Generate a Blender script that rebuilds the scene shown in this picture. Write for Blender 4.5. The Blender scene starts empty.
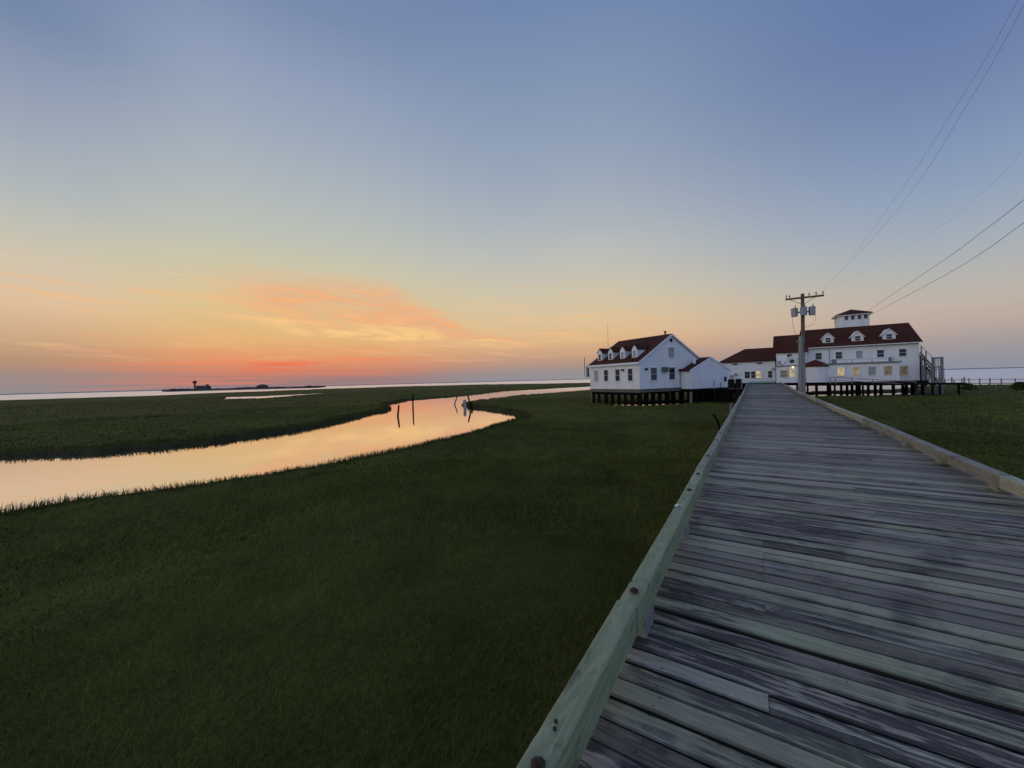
import bpy, math, random
import numpy as np
from mathutils import Vector, Matrix

random.seed(7); RNG = np.random.default_rng(11)
S = bpy.context.scene
C = S.collection
R = math.radians

# ------------------------------------------------------------------ camera
YAW = math.atan((757 - 512) / 385.0)
cam_d = bpy.data.cameras.new('camera'); cam = bpy.data.objects.new('camera', cam_d); C.objects.link(cam)
cam_d.sensor_width = 36.0; cam_d.lens = 36.0 * 385.0 / 1024.0
cam_d.clip_start = 0.05; cam_d.clip_end = 60000
_p = -math.atan(3.0 / 385.0); _roll = R(1.52)
f = Vector((-math.sin(YAW) * math.cos(_p), math.cos(YAW) * math.cos(_p), math.sin(_p)))
r = Vector((math.cos(YAW), math.sin(YAW), 0)); u = r.cross(f)
r2 = math.cos(_roll) * r - math.sin(_roll) * u
u2 = math.sin(_roll) * r + math.cos(_roll) * u
M = Matrix(((r2.x, u2.x, -f.x, 0), (r2.y, u2.y, -f.y, 0), (r2.z, u2.z, -f.z, 2.8), (0, 0, 0, 1)))
cam.matrix_world = M
S.camera = cam
S.view_settings.view_transform = 'Standard'; S.view_settings.look = 'None'
S.view_settings.exposure = 0.0; S.view_settings.gamma = 1.0
S.render.engine = 'CYCLES'
S.cycles.max_bounces = 6; S.cycles.use_denoising = True

# ------------------------------------------------------------------ world
def lin(c, k=1.0):
    o = []
    for v in c[:3]:
        v = v / 255.0
        o.append((v / 12.92 if v <= 0.04045 else ((v + 0.055) / 1.055) ** 2.4) * k)
    return (o[0], o[1], o[2], 1.0)

W = bpy.data.worlds.new('World'); S.world = W; W.use_nodes = True
nt = W.node_tree; nt.nodes.clear()
class NG:
    """short node building helper"""
    def __init__(s, nt): s.nt = nt
    def n(s, t, **kw):
        nd = s.nt.nodes.new(t)
        for k, v in kw.items(): setattr(nd, k, v)
        return nd
    def put(s, sock, v):
        if isinstance(v, bpy.types.NodeSocket): s.nt.links.new(v, sock)
        elif v is not None: sock.default_value = v
    def m(s, op, a, b=None, c=None, clamp=False):
        nd = s.n('ShaderNodeMath', operation=op, use_clamp=clamp)
        s.put(nd.inputs[0], a); s.put(nd.inputs[1], b)
        if c is not None: s.put(nd.inputs[2], c)
        return nd.outputs[0]
    def v(s, op, a, b=None):
        nd = s.n('ShaderNodeVectorMath', operation=op)
        s.put(nd.inputs[0], a)
        if b is not None: s.put(nd.inputs[1], b)
        return nd.outputs['Value'] if op in ('DOT_PRODUCT', 'LENGTH') else nd.outputs[0]
    def comb(s, x, y, z):
        nd = s.n('ShaderNodeCombineXYZ')
        for i, q in enumerate((x, y, z)): s.put(nd.inputs[i], q)
        return nd.outputs[0]
    def mix(s, fac, a, b, blend='MIX'):
        nd = s.n('ShaderNodeMix', data_type='RGBA', blend_type=blend)
        s.put(nd.inputs[0], fac); s.put(nd.inputs[6], a); s.put(nd.inputs[7], b)
        return nd.outputs[2]
    def ramp(s, fac, stops, interp='LINEAR'):
        nd = s.n('ShaderNodeValToRGB'); s.put(nd.inputs[0], fac)
        cr = nd.color_ramp; cr.interpolation = interp
        while len(cr.elements) < len(stops): cr.elements.new(0.5)
        for e, (p, c) in zip(cr.elements, stops): e.position = p
        for e, (p, c) in zip(cr.elements, stops): e.color = c if len(c) == 4 else (*c, 1)
        return nd.outputs[0]
    def smooth(s, x, a, b):
        nd = s.n('ShaderNodeMapRange', interpolation_type='SMOOTHSTEP')
        s.put(nd.inputs[0], x); s.put(nd.inputs[1], a); s.put(nd.inputs[2], b)
        return nd.outputs[0]
    def noise(s, vec, scale, detail=4, rough=0.55, dist=0.0):
        nd = s.n('ShaderNodeTexNoise'); s.put(nd.inputs['Vector'], vec); s.put(nd.inputs['Scale'], scale)
        s.put(nd.inputs['Detail'], detail); s.put(nd.inputs['Roughness'], rough); s.put(nd.inputs['Distortion'], dist)
        return nd.outputs[0]

g = NG(nt)
GA = YAW + R(30.5)                                   # azimuth of the afterglow, left of the boardwalk
GD = (-math.sin(GA), math.cos(GA), 0.0)              # toward the glow
GR = (math.cos(GA), math.sin(GA), 0.0)               # right of the glow
D = g.n('ShaderNodeTexCoord').outputs['Generated']
D = g.v('NORMALIZE', D)
sep = g.n('ShaderNodeSeparateXYZ'); g.put(sep.inputs[0], D)
el = g.m('MULTIPLY', g.m('ARCSINE', sep.outputs[2]), 180 / math.pi)
az = g.m('MULTIPLY', g.m('ARCTAN2', g.v('DOT_PRODUCT', D, GR), g.v('DOT_PRODUCT', D, GD)), 180 / math.pi)
aaz = g.m('ABSOLUTE', az)
elp = g.m('DIVIDE', el, 90.0, clamp=True)
def sky(stops): return [(e / 90.0, lin(c, k)) for e, c, k in [(q + (1.0,))[:3] for q in stops]]
glow = g.ramp(elp, sky([(0, (146, 126, 130)), (0.9, (160, 124, 122)), (2, (204, 132, 108)), (3.2, (224, 148, 108)), (4.6, (228, 166, 114)), (6, (228, 181, 122)),
    (10, (222, 195, 144)), (14.5, (206, 198, 168)), (18.5, (190, 193, 181)), (23.5, (176, 184, 187)), (29, (160, 172, 187)), (35, (144, 158, 185)), (41, (122, 140, 174)), (55, (98, 118, 166)), (90, (80, 98, 150))]))
left = g.ramp(elp, sky([(0, (143, 138, 142)), (1.75, (160, 138, 131)), (3.1, (184, 146, 118)), (5.3, (206, 170, 134)), (8.4, (224, 191, 156)), (11.9, (210, 197, 173)), (15.4, (193, 192, 180)),
    (18.8, (176, 183, 186)), (22.9, (160, 170, 184)), (27.6, (142, 154, 179)), (31.9, (117, 136, 169)), (41, (108, 126, 168)), (60, (90, 110, 162)), (90, (80, 98, 150))]))
side = g.ramp(elp, sky([(0, (146, 143, 149)), (1.2, (152, 143, 143)), (2.6, (185, 150, 131)), (4.4, (210, 168, 131)), (5.9, (223, 183, 137)), (8.5, (221, 193, 152)),
    (12, (208, 196, 169)), (17.3, (189, 190, 184)), (22, (172, 180, 187)), (27.5, (155, 168, 186)), (33, (140, 157, 182)), (39, (126, 146, 178)), (45, (112, 133, 174)), (60, (92, 111, 163)), (90, (80, 98, 150))]))
right = g.ramp(elp, sky([(0, (140, 146, 158)), (1.0, (146, 146, 156)), (2.6, (164, 154, 154)), (4.5, (186, 168, 159)), (6.5, (190, 178, 167)), (9.1, (180, 179, 175)), (12, (166, 175, 184)),
    (17, (143, 161, 186)), (22, (126, 146, 181)), (26.7, (112, 132, 172)), (32, (100, 122, 168)), (45, (90, 114, 163)), (90, (80, 98, 150))]))
KE = 1.25; KS = 2.3  # gain on the out-of-view east and south sky, added to brighten the walls
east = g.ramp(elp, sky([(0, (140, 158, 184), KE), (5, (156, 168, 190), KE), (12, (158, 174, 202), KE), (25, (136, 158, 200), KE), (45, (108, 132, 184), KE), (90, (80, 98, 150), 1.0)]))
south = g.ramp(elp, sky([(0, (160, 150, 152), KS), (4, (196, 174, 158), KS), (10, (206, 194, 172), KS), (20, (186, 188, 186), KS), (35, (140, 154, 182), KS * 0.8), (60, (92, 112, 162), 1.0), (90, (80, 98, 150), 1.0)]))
colr = g.mix(g.smooth(az, 6, 32), glow, side)
colr = g.mix(g.smooth(az, -5, -22), colr, left)
colr = g.mix(g.smooth(az, 40, 82), colr, right)
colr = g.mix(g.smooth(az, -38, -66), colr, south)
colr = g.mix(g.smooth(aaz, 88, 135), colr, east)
# red streaks close over the place where the sun went down
wob = g.noise(g.comb(g.m('MULTIPLY', az, 0.13), g.m('MULTIPLY', el, 1.5), 3.0), 1.0, 4)
red = g.m('MULTIPLY', g.m('SUBTRACT', 1.0, g.smooth(g.m('ABSOLUTE', g.m('SUBTRACT', az, 0.5)), 0.0, 7.5)),
          g.m('SUBTRACT', 1.0, g.smooth(g.m('ABSOLUTE', g.m('SUBTRACT', el, 2.6)), 0.0, 1.35)))
red = g.m('MULTIPLY', red, g.smooth(wob, 0.38, 0.66))
colr = g.mix(g.m('MULTIPLY', red, 0.85), colr, lin((244, 106, 68)))
# the wedge of lit cirrus: flat lit base, humped top, drawn out to the right
wv1 = g.noise(g.comb(g.m('MULTIPLY', az, 0.085), g.m('MULTIPLY', el, 0.33), 9.0), 1.0, 6, 0.62, 0.3)
wel = g.m('ADD', el, g.m('MULTIPLY', g.m('SUBTRACT', wv1, 0.5), 5.2))
low = g.m('SUBTRACT', 7.9, g.m('MULTIPLY', az, 0.07))
top = g.m('SUBTRACT', 14.2, g.m('MULTIPLY', g.smooth(az, 9.0, 30.0), 7.4))
wt_ = g.m('DIVIDE', g.m('SUBTRACT', wel, low), g.m('MAXIMUM', g.m('SUBTRACT', top, low), 0.5))
slope_el = g.m('ADD', el, g.m('MULTIPLY', az, 0.10))
fib = g.noise(g.comb(g.m('MULTIPLY', az, 0.10), g.m('MULTIPLY', slope_el, 1.0), 1.0), 1.0, 6, 0.62, 0.5)
azw = g.m('MULTIPLY', g.smooth(az, -9.5, 1.0), g.m('SUBTRACT', 1.0, g.smooth(az, 24.0, 36.0)))
wedge = g.m('MULTIPLY', g.m('MULTIPLY', g.smooth(wt_, -0.05, 0.34), g.m('SUBTRACT', 1.0, g.smooth(wt_, 0.52, 1.22))), azw)
fib2 = g.noise(g.comb(g.m('MULTIPLY', az, 0.16), g.m('MULTIPLY', slope_el, 1.5), 7.0), 1.0, 8, 0.68, 1.1)
wedge = g.m('MULTIPLY', wedge, g.m('MULTIPLY', g.smooth(fib, 0.22, 0.60), g.m('MULTIPLY_ADD', g.smooth(fib2, 0.34, 0.64), 0.75, 0.35)), clamp=True)
colr = g.mix(g.m('MULTIPLY', wedge, 0.95), colr, g.mix(g.smooth(fib2, 0.38, 0.66), lin((236, 158, 122)), lin((250, 180, 122))))
edge = g.m('MULTIPLY', g.m('SUBTRACT', 1.0, g.smooth(g.m('ABSOLUTE', g.m('SUBTRACT', wt_, 0.04)), 0.0, 0.22)), g.m('MULTIPLY', g.smooth(az, -8, 2), g.m('SUBTRACT', 1.0, g.smooth(az, 24, 46))))
colr = g.mix(g.m('MULTIPLY', g.m('MULTIPLY', edge, g.m('MULTIPLY', g.smooth(fib, 0.30, 0.52), g.smooth(fib2, 0.34, 0.58))), 1.0), colr, lin((252, 204, 136)))
# thin wisps all along the western sky
wis = g.noise(g.comb(g.m('MULTIPLY', az, 0.085), g.m('MULTIPLY', g.m('ADD', el, g.m('MULTIPLY', az, 0.05)), 1.25), 5.0), 1.0, 6, 0.62, 0.5)
wis = g.m('MULTIPLY', g.smooth(wis, 0.51, 0.68), g.m('MULTIPLY', g.smooth(el, 2.0, 5.0), g.m('SUBTRACT', 1.0, g.smooth(el, 10.0, 15.0))))
wis = g.m('MULTIPLY', wis, g.m('SUBTRACT', 1.0, g.smooth(aaz, 38, 62)))
colr = g.mix(g.m('MULTIPLY', wis, 0.55), colr, lin((244, 190, 138)))
# thin flat layers of colour low over the horizon
lay = g.noise(g.comb(g.m('MULTIPLY', az, 0.035), g.m('MULTIPLY', el, 2.1), 23.0), 1.0, 5, 0.6, 0.2)
lay = g.m('MULTIPLY', g.m('MULTIPLY', g.smooth(lay, 0.48, 0.66), g.m('SUBTRACT', 1.0, g.smooth(el, 3.5, 7.5))), g.m('SUBTRACT', 1.0, g.smooth(aaz, 7, 24)))
colr = g.mix(g.m('MULTIPLY', lay, 0.55), colr, lin((240, 132, 92)))
# a couple of long pale wisps further up
hi = g.noise(g.comb(g.m('MULTIPLY', az, 0.11), g.m('MULTIPLY', el, 1.6), 17.0), 1.0, 5, 0.6, 0.3)
hi = g.m('MULTIPLY', g.smooth(hi, 0.58, 0.72), g.m('SUBTRACT', 1.0, g.smooth(g.m('ABSOLUTE', g.m('SUBTRACT', el, 12.4)), 0.3, 1.2)))
hi = g.m('MULTIPLY', hi, g.m('SUBTRACT', 1.0, g.smooth(az, -10, 4)))
colr = g.mix(g.m('MULTIPLY', hi, 0.85), colr, lin((236, 200, 172)))
bg = g.n('ShaderNodeBackground'); g.put(bg.inputs[0], colr); bg.inputs[1].default_value = 1.0
out = g.n('ShaderNodeOutputWorld'); nt.links.new(bg.outputs[0], out.inputs[0])

# ------------------------------------------------------------------ sun (just under the horizon: a weak broad afterglow)
sd_ = bpy.data.lights.new('sun', 'SUN'); sun = bpy.data.objects.new('sun', sd_); C.objects.link(sun)
sd_.energy = 0.14; sd_.angle = R(100); sd_.color = (1.0, 0.55, 0.33)
to = Vector((GD[0] * math.cos(R(3)), GD[1] * math.cos(R(3)), math.sin(R(3))))
sun.rotation_euler = to.to_track_quat('Z', 'Y').to_euler()

# ------------------------------------------------------------------ materials
def mat(name):
    m = bpy.data.materials.new(name); m.use_nodes = True
    t = m.node_tree; t.nodes.clear(); G = NG(t)
    b = G.n('ShaderNodeBsdfPrincipled'); o = G.n('ShaderNodeOutputMaterial')
    t.links.new(b.outputs[0], o.inputs[0])
    return m, G, b
def bump(G, b, h, strength=0.3, dist=0.02):
    n = G.n('ShaderNodeBump'); n.inputs['Strength'].default_value = strength; n.inputs['Distance'].default_value = dist
    G.put(n.inputs['Height'], h); G.put(b.inputs['Normal'], n.outputs[0])
def plain(name, col, rough=0.6, var=0.25, scale=3.0, stretch=(1, 1, 1), metallic=0.0, spec=0.2):
    m, G, b = mat(name)
    oc = G.n('ShaderNodeTexCoord').outputs['Object']
    n = G.noise(G.v('MULTIPLY', oc, stretch), scale, 5)
    lo = [c * (1 - var) for c in col]; hi_ = [min(1, c * (1 + var)) for c in col]
    G.put(b.inputs['Base Color'], G.ramp(n, [(0.3, (*lo, 1)), (0.7, (*hi_, 1))]))
    b.inputs['Roughness'].default_value = rough; b.inputs['Metallic'].default_value = metallic; b.inputs['Specular IOR Level'].default_value = spec
    return m
def siding(name, col):
    m, G, b = mat(name)
    oc = G.n('ShaderNodeTexCoord').outputs['Object']
    sp = G.n('ShaderNodeSeparateXYZ'); G.put(sp.inputs[0], oc)
    n = G.noise(G.v('MULTIPLY', oc, (0.6, 0.6, 0.25)), 1.3, 5)
    streak = G.noise(G.v('MULTIPLY', oc, (3.0, 3.0, 0.3)), 1.0, 4)
    f_ = G.m('MULTIPLY_ADD', streak, 0.5, G.m('MULTIPLY', n, 0.5))
    G.put(b.inputs['Base Color'], G.ramp(f_, [(0.3, tuple(c * 0.84 for c in col)), (0.5, col), (0.7, tuple(min(0.9, c * 1.04) for c in col))]))
    saw = G.m('FRACT', G.m('DIVIDE', sp.outputs[2], 0.14))
    bump(G, b, G.m('POWER', saw, 0.6), 0.6, 0.02)
    b.inputs['Roughness'].default_value = 0.6
    return m
def shingle(name, c1, c2):
    m, G, b = mat(name)
    oc = G.n('ShaderNodeTexCoord').outputs['Object']
    br = G.n('ShaderNodeTexNoise'); G.put(br.inputs['Vector'], G.v('MULTIPLY', oc, (2.2, 2.2, 7.0))); br.inputs['Scale'].default_value = 1.0; br.inputs['Detail'].default_value = 6
    big = G.noise(oc, 0.35, 3)
    G.put(b.inputs['Base Color'], G.ramp(G.m('MULTIPLY_ADD', big, 0.6, G.m('MULTIPLY', br.outputs[0], 0.4)), [(0.35, c1), (0.65, c2)]))
    sp = G.n('ShaderNodeSeparateXYZ'); G.put(sp.inputs[0], oc)
    bump(G, b, G.m('FRACT', G.m('DIVIDE', sp.outputs[2], 0.12)), 0.5, 0.015)
    b.inputs['Roughness'].default_value = 0.85; b.inputs['Specular IOR Level'].default_value = 0.2
    return m
def glass(name, col, rough=0.06):
    m, G, b = mat(name)
    b.inputs['Base Color'].default_value = (*col, 1); b.inputs['Roughness'].default_value = rough
    b.inputs['IOR'].default_value = 1.5
    return m
def lit(name, col, k):
    m, G, b = mat(name)
    oc = G.n('ShaderNodeTexCoord').outputs['Object']
    n = G.noise(oc, 2.3, 3)
    cc = G.mix(G.smooth(n, 0.35, 0.65), (*[c * 0.45 for c in col], 1), (*col, 1))
    b.inputs['Base Color'].default_value = (0.1, 0.09, 0.07, 1); b.inputs['Roughness'].default_value = 0.15
    G.put(b.inputs['Emission Color'], cc); b.inputs['Emission Strength'].default_value = k
    return m

WHITE = siding('white_clapboard', (0.80, 0.80, 0.80))
TRIM = plain('white_trim', (0.78, 0.78, 0.77), 0.5, 0.06)
ROOF = shingle('red_shingle', (0.046, 0.012, 0.005), (0.084, 0.023, 0.010))
ROOFR = shingle('bright_red_shingle', (0.065, 0.014, 0.010), (0.10, 0.022, 0.016))
GLASS = glass('dark_glass', (0.014, 0.018, 0.022), 0.12)
GREYDK = plain('dull_dark_grey', (0.12, 0.12, 0.12), 0.6, 0.2)
BULB = lit('curtained_lit_window', (0.9, 0.68, 0.36), 0.33)
CURTAIN = plain('pale_curtain', (0.34, 0.33, 0.32), 0.7, 0.3, 4, (6, 6, 0.5))
LITW = lit('lit_window', (1.0, 0.77, 0.42), 0.55)
LITD = lit('dim_lit_window', (0.9, 0.6, 0.34), 0.11)
LAMP = lit('lamp_glass', (1.0, 0.78, 0.42), 2.2)
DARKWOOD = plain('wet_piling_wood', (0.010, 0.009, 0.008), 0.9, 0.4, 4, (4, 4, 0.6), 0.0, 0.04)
GREYWOOD = plain('weathered_grey_wood', (0.20, 0.19, 0.18), 0.75, 0.3, 5, (3, 3, 0.6))
SKIRTM = plain('skirt_board', (0.13, 0.115, 0.10), 0.7, 0.3, 3)
POLEW = plain('brown_pole_wood', (0.15, 0.10, 0.07), 0.8, 0.3, 6, (6, 6, 0.4))
STUBW = plain('grey_stub_wood', (0.27, 0.27, 0.25), 0.8, 0.22, 5, (6, 6, 0.35))
GALV = plain('galvanised_grey', (0.30, 0.32, 0.34), 0.45, 0.12, 2, (1, 1, 1), 0.2)
BLACKM = plain('black_metal', (0.010, 0.010, 0.012), 0.6, 0.3, 3, (1, 1, 1), 0.0, 0.1)
WIREM = plain('wire_grey', (0.20, 0.20, 0.205), 0.5, 0.1)
RUST = plain('rusty_iron', (0.055, 0.032, 0.024), 0.7, 0.5, 40)
PALEGREEN = plain('pale_green_paint', (0.25, 0.42, 0.38), 0.6, 0.15)
ISLE = plain('island_hazed', (0.075, 0.062, 0.066), 0.9, 0.4, 0.02)  # lightened toward purple: distance haze carried in the base colour
HAZESHORE = plain('haze_pale_shore', (0.30, 0.28, 0.28), 0.9, 0.15, 0.01)  # paleness of haze put into the shore colour, the air itself is clear
REDTANK = plain('tank_red', (0.20, 0.03, 0.03), 0.6, 0.2, 0.3)
BLUEGREY = plain('blue_grey_paint', (0.20, 0.22, 0.24), 0.6, 0.2, 2)

# boardwalk boards ----------------------------------------------------------
def deck_material():
    m, G, b = mat('weathered_deck_boards')
    oc = G.n('ShaderNodeTexCoord').outputs['Object']
    def at(nm):
        a = G.n('ShaderNodeAttribute'); a.attribute_name = nm; return a.outputs['Fac']
    seed, tint, val, wear = at('seed'), at('tint'), at('val'), at('wear')
    off = G.comb(G.m('MULTIPLY', seed, 37.0), G.m('MULTIPLY', seed, 91.0), G.m('MULTIPLY', seed, 13.0))
    p = G.v('ADD', oc, off)
    grain = G.noise(G.v('MULTIPLY', p, (1.6, 60.0, 30.0)), 1.0, 6, 0.62, 0.6)
    fine = G.noise(G.v('MULTIPLY', p, (4.0, 170.0, 60.0)), 1.0, 3, 0.6)
    blot = G.noise(G.v('MULTIPLY', p, (1.6, 7.0, 4.0)), 1.0, 5, 0.6, 0.3)
    grey = G.ramp(grain, [(0.25, (0.155, 0.138, 0.108)), (0.42, (0.258, 0.232, 0.182)), (0.58, (0.355, 0.322, 0.256)), (0.78, (0.49, 0.455, 0.37))])
    brown = G.ramp(grain, [(0.25, (0.16, 0.13, 0.094)), (0.5, (0.28, 0.235, 0.175)), (0.8, (0.39, 0.335, 0.26))])
    green = G.ramp(grain, [(0.25, (0.20, 0.212, 0.11)), (0.5, (0.275, 0.295, 0.160)), (0.8, (0.36, 0.385, 0.225))])
    c = G.mix(G.smooth(blot, 0.38, 0.62), grey, brown)
    c = G.mix(tint, c, green)
    # bleached blue-white scuffs
    scuff = G.noise(G.v('MULTIPLY', p, (0.8, 5.0, 3.0)), 1.0, 6, 0.65, 0.5)
    c = G.mix(G.m('MULTIPLY', G.smooth(scuff, 0.55, 0.75), 0.5), c, (0.50, 0.53, 0.48, 1))
    # dark, peeled patches of wet rot (cross several boards)
    pat = G.noise(G.v('MULTIPLY', oc, (0.75, 0.62, 1.0)), 1.0, 4, 0.62, 0.5)
    damp = G.noise(G.v('MULTIPLY', G.v('ADD', oc, (3.3, 7.7, 0)), (0.55, 0.8, 1.0)), 1.0, 5, 0.65, 0.6)
    c = G.mix(G.m('MULTIPLY', G.m('MULTIPLY', G.smooth(damp, 0.46, 0.66), G.smooth(G.m('FRACT', G.m('MULTIPLY', seed, 7.31)), 0.25, 0.7)), G.smooth(G.noise(G.v('MULTIPLY', p, (2.0, 16.0, 8.0)), 1.0, 6, 0.7, 0.5), 0.42, 0.66), clamp=True), c, (0.085, 0.078, 0.066, 1))
    moss = G.noise(G.v('MULTIPLY', oc, (0.9, 1.6, 1.0)), 1.0, 5, 0.65, 0.5)
    c = G.mix(G.m('MULTIPLY', G.smooth(moss, 0.56, 0.72), 0.22), c, (0.19, 0.215, 0.135, 1))
    peel = G.noise(G.v('MULTIPLY', p, (2.2, 26.0, 10.0)), 1.0, 6, 0.7, 0.8)
    pk = G.m('MULTIPLY', G.smooth(peel, 0.42, 0.54), G.m('ADD', wear, G.m('MULTIPLY', G.m('MULTIPLY', G.smooth(pat, 0.46, 0.58), 0.9), G.smooth(G.m('FRACT', G.m('MULTIPLY', seed, 3.77)), 0.15, 0.6))), clamp=True)
    c = G.mix(pk, c, (0.040, 0.037, 0.034, 1))
    # knots and dents
    vo = G.n('ShaderNodeTexVoronoi'); G.put(vo.inputs['Vector'], G.v('MULTIPLY', p, (3.0, 7.5, 0.01))); vo.inputs['Scale'].default_value = 1.0
    knot = G.m('SUBTRACT', 1.0, G.smooth(vo.outputs['Distance'], 0.05, 0.15))
    c = G.mix(G.m('MULTIPLY', knot, 0.8), c, (0.05, 0.04, 0.034, 1))
    # long lanes of traffic dirt
    sx = G.n('ShaderNodeSeparateXYZ'); G.put(sx.inputs[0], oc)
    lane = G.noise(G.comb(G.m('MULTIPLY', sx.outputs[0], 1.5), G.m('MULTIPLY', sx.outputs[1], 0.05), 4.0), 1.0, 4, 0.6)
    c = G.mix(G.m('MULTIPLY', G.smooth(lane, 0.48, 0.66), 0.38), c, (0.17, 0.148, 0.125, 1))
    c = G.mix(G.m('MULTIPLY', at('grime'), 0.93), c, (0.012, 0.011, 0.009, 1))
    nd = G.n('ShaderNodeHueSaturation'); G.put(nd.inputs['Color'], c); G.put(nd.inputs['Value'], val)
    G.put(b.inputs['Base Color'], nd.outputs[0])
    G.put(b.inputs['Roughness'], G.m('MULTIPLY_ADD', grain, 0.25, 0.48))
    h = G.m('ADD', G.m('MULTIPLY', grain, 0.7), G.m('ADD', G.m('MULTIPLY', fine, 0.3), G.m('MULTIPLY', pk, -1.1)))
    bump(G, b, h, 0.40, 0.005)
    return m
DECK = deck_material()
def timber_material(name, c1, c2, c3, blot_amt=0.25):
    m, G, b = mat(name)
    oc = G.n('ShaderNodeTexCoord').outputs['Object']
    oi = G.n('ShaderNodeObjectInfo').outputs['Random']
    p = G.v('ADD', oc, G.comb(G.m('MULTIPLY', oi, 31.0), G.m('MULTIPLY', oi, 77.0), G.m('MULTIPLY', oi, 5.0)))
    base = G.noise(G.v('MULTIPLY', p, (7.0, 0.55, 7.0)), 1.0, 2, 0.5, 0.2)
    rings = G.m('FRACT', G.m('MULTIPLY', base, 13.0))
    line = G.smooth(G.m('ABSOLUTE', G.m('SUBTRACT', rings, 0.5)), 0.25, 0.5)
    grain = G.noise(G.v('MULTIPLY', p, (70.0, 2.0, 70.0)), 1.0, 5, 0.6)
    blot = G.noise(G.v('MULTIPLY', p, (5.0, 2.0, 5.0)), 1.0, 5, 0.6)
    c = G.mix(grain, (*c1, 1), (*c2, 1))
    c = G.mix(G.m('MULTIPLY', line, 0.55), c, (*[x * 1.45 for x in c2], 1))
    c = G.mix(G.m('MULTIPLY', G.smooth(rings, 0.05, 0.0), 0.5), c, (*[x * 0.5 for x in c1], 1))
    wornn = G.noise(G.v('MULTIPLY', p, (9.0, 1.3, 9.0)), 1.0, 6, 0.7, 0.6)
    c = G.mix(G.m('MULTIPLY', G.smooth(wornn, 0.50, 0.64), 0.4), c, (0.36, 0.375, 0.245, 1))
    dirt = G.noise(G.v('MULTIPLY', p, (12.0, 4.0, 12.0)), 1.0, 6, 0.7, 0.4)
    c = G.mix(G.m('MULTIPLY', G.smooth(dirt, 0.56, 0.66), 0.6), c, (0.06, 0.058, 0.045, 1))
    c = G.mix(G.m('MULTIPLY', G.smooth(blot, 0.52, 0.70), blot_amt), c, (*c3, 1))
    crack = G.noise(G.v('MULTIPLY', p, (24.0, 0.8, 24.0)), 1.0, 5, 0.6, 0.4)
    ck = G.smooth(crack, 0.64, 0.70)
    c = G.mix(G.m('MULTIPLY', ck, 0.6), c, (*[x * 0.35 for x in c1], 1))
    G.put(b.inputs['Base Color'], c); b.inputs['Roughness'].default_value = 0.62
    bump(G, b, G.m('ADD', G.m('MULTIPLY', grain, 0.5), G.m('ADD', G.m('MULTIPLY', line, 0.3), G.m('MULTIPLY', ck, -1.0))), 0.5, 0.004)
    return m
RAILGREEN = timber_material('green_treated_timber', (0.172, 0.208, 0.105), (0.235, 0.272, 0.145), (0.290, 0.292, 0.19))
RAILGREY = timber_material('greyed_green_timber', (0.13, 0.14, 0.095), (0.24, 0.25, 0.18), (0.085, 0.075, 0.055), 0.7)
RAILPALE = timber_material('pale_yellowed_timber', (0.23, 0.24, 0.165), (0.37, 0.375, 0.265), (0.13, 0.115, 0.085), 0.7)
RAILBROWN = timber_material('brown_weathered_timber', (0.135, 0.132, 0.10), (0.25, 0.245, 0.19), (0.065, 0.055, 0.045), 0.8)

# marsh ------------------------------------------------------------------------
def terrain_material():
    m, G, b = mat('marsh_ground')
    oc = G.n('ShaderNodeTexCoord').outputs['Object']
    a = G.n('ShaderNodeAttribute'); a.attribute_name = 'mud'
    n1 = G.noise(oc, 0.09, 5, 0.6, 0.4); n2 = G.noise(G.v('MULTIPLY', oc, (1, 1, 0.2)), 1.3, 6, 0.65)
    c = G.ramp(G.m('MULTIPLY_ADD', n1, 0.65, G.m('MULTIPLY', n2, 0.35)), [(0.34, (0.044, 0.050, 0.011)), (0.5, (0.068, 0.075, 0.015)), (0.66, (0.100, 0.100, 0.020))])
    mudc = G.ramp(n2, [(0.3, (0.024, 0.021, 0.011)), (0.7, (0.050, 0.042, 0.022))])
    G.put(b.inputs['Base Color'], G.mix(a.outputs['Fac'], c, mudc)); b.inputs['Roughness'].default_value = 0.95
    b.inputs['Specular IOR Level'].default_value = 0.1
    bump(G, b, G.m('ADD', n2, G.noise(oc, 9.0, 4)), 0.8, 0.08)
    return m
def grass_material():
    m, G, b = mat('marsh_grass_blades')
    oc = G.n('ShaderNodeTexCoord').outputs['Object']
    a = G.n('ShaderNodeAttribute'); a.attribute_name = 'tone'
    t_ = G.n('ShaderNodeAttribute'); t_.attribute_name = 'tall'
    n1 = G.noise(G.v('MULTIPLY', oc, (1, 1, 0)), 0.10, 5, 0.6, 0.5)
    n3 = G.noise(G.v('MULTIPLY', oc, (1, 1, 0)), 0.8, 4, 0.6, 0.3)
    k = G.m('ADD', G.m('MULTIPLY_ADD', n1, 0.8, G.m('MULTIPLY', G.m('SUBTRACT', a.outputs['Fac'], 0.5), 0.26)), G.m('MULTIPLY', G.m('SUBTRACT', n3, 0.5), 0.5))
    c = G.ramp(k, [(0.24, (0.054, 0.062, 0.012)), (0.44, (0.106, 0.118, 0.021)), (0.66, (0.180, 0.180, 0.032)), (0.85, (0.235, 0.205, 0.045))])
    c = G.mix(G.m('MULTIPLY', t_.outputs['Fac'], 0.75), c, (0.050, 0.043, 0.017, 1))
    G.put(b.inputs['Base Color'], c); b.inputs['Roughness'].default_value = 0.85
    b.inputs['Specular IOR Level'].default_value = 0.05
    return m
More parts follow.
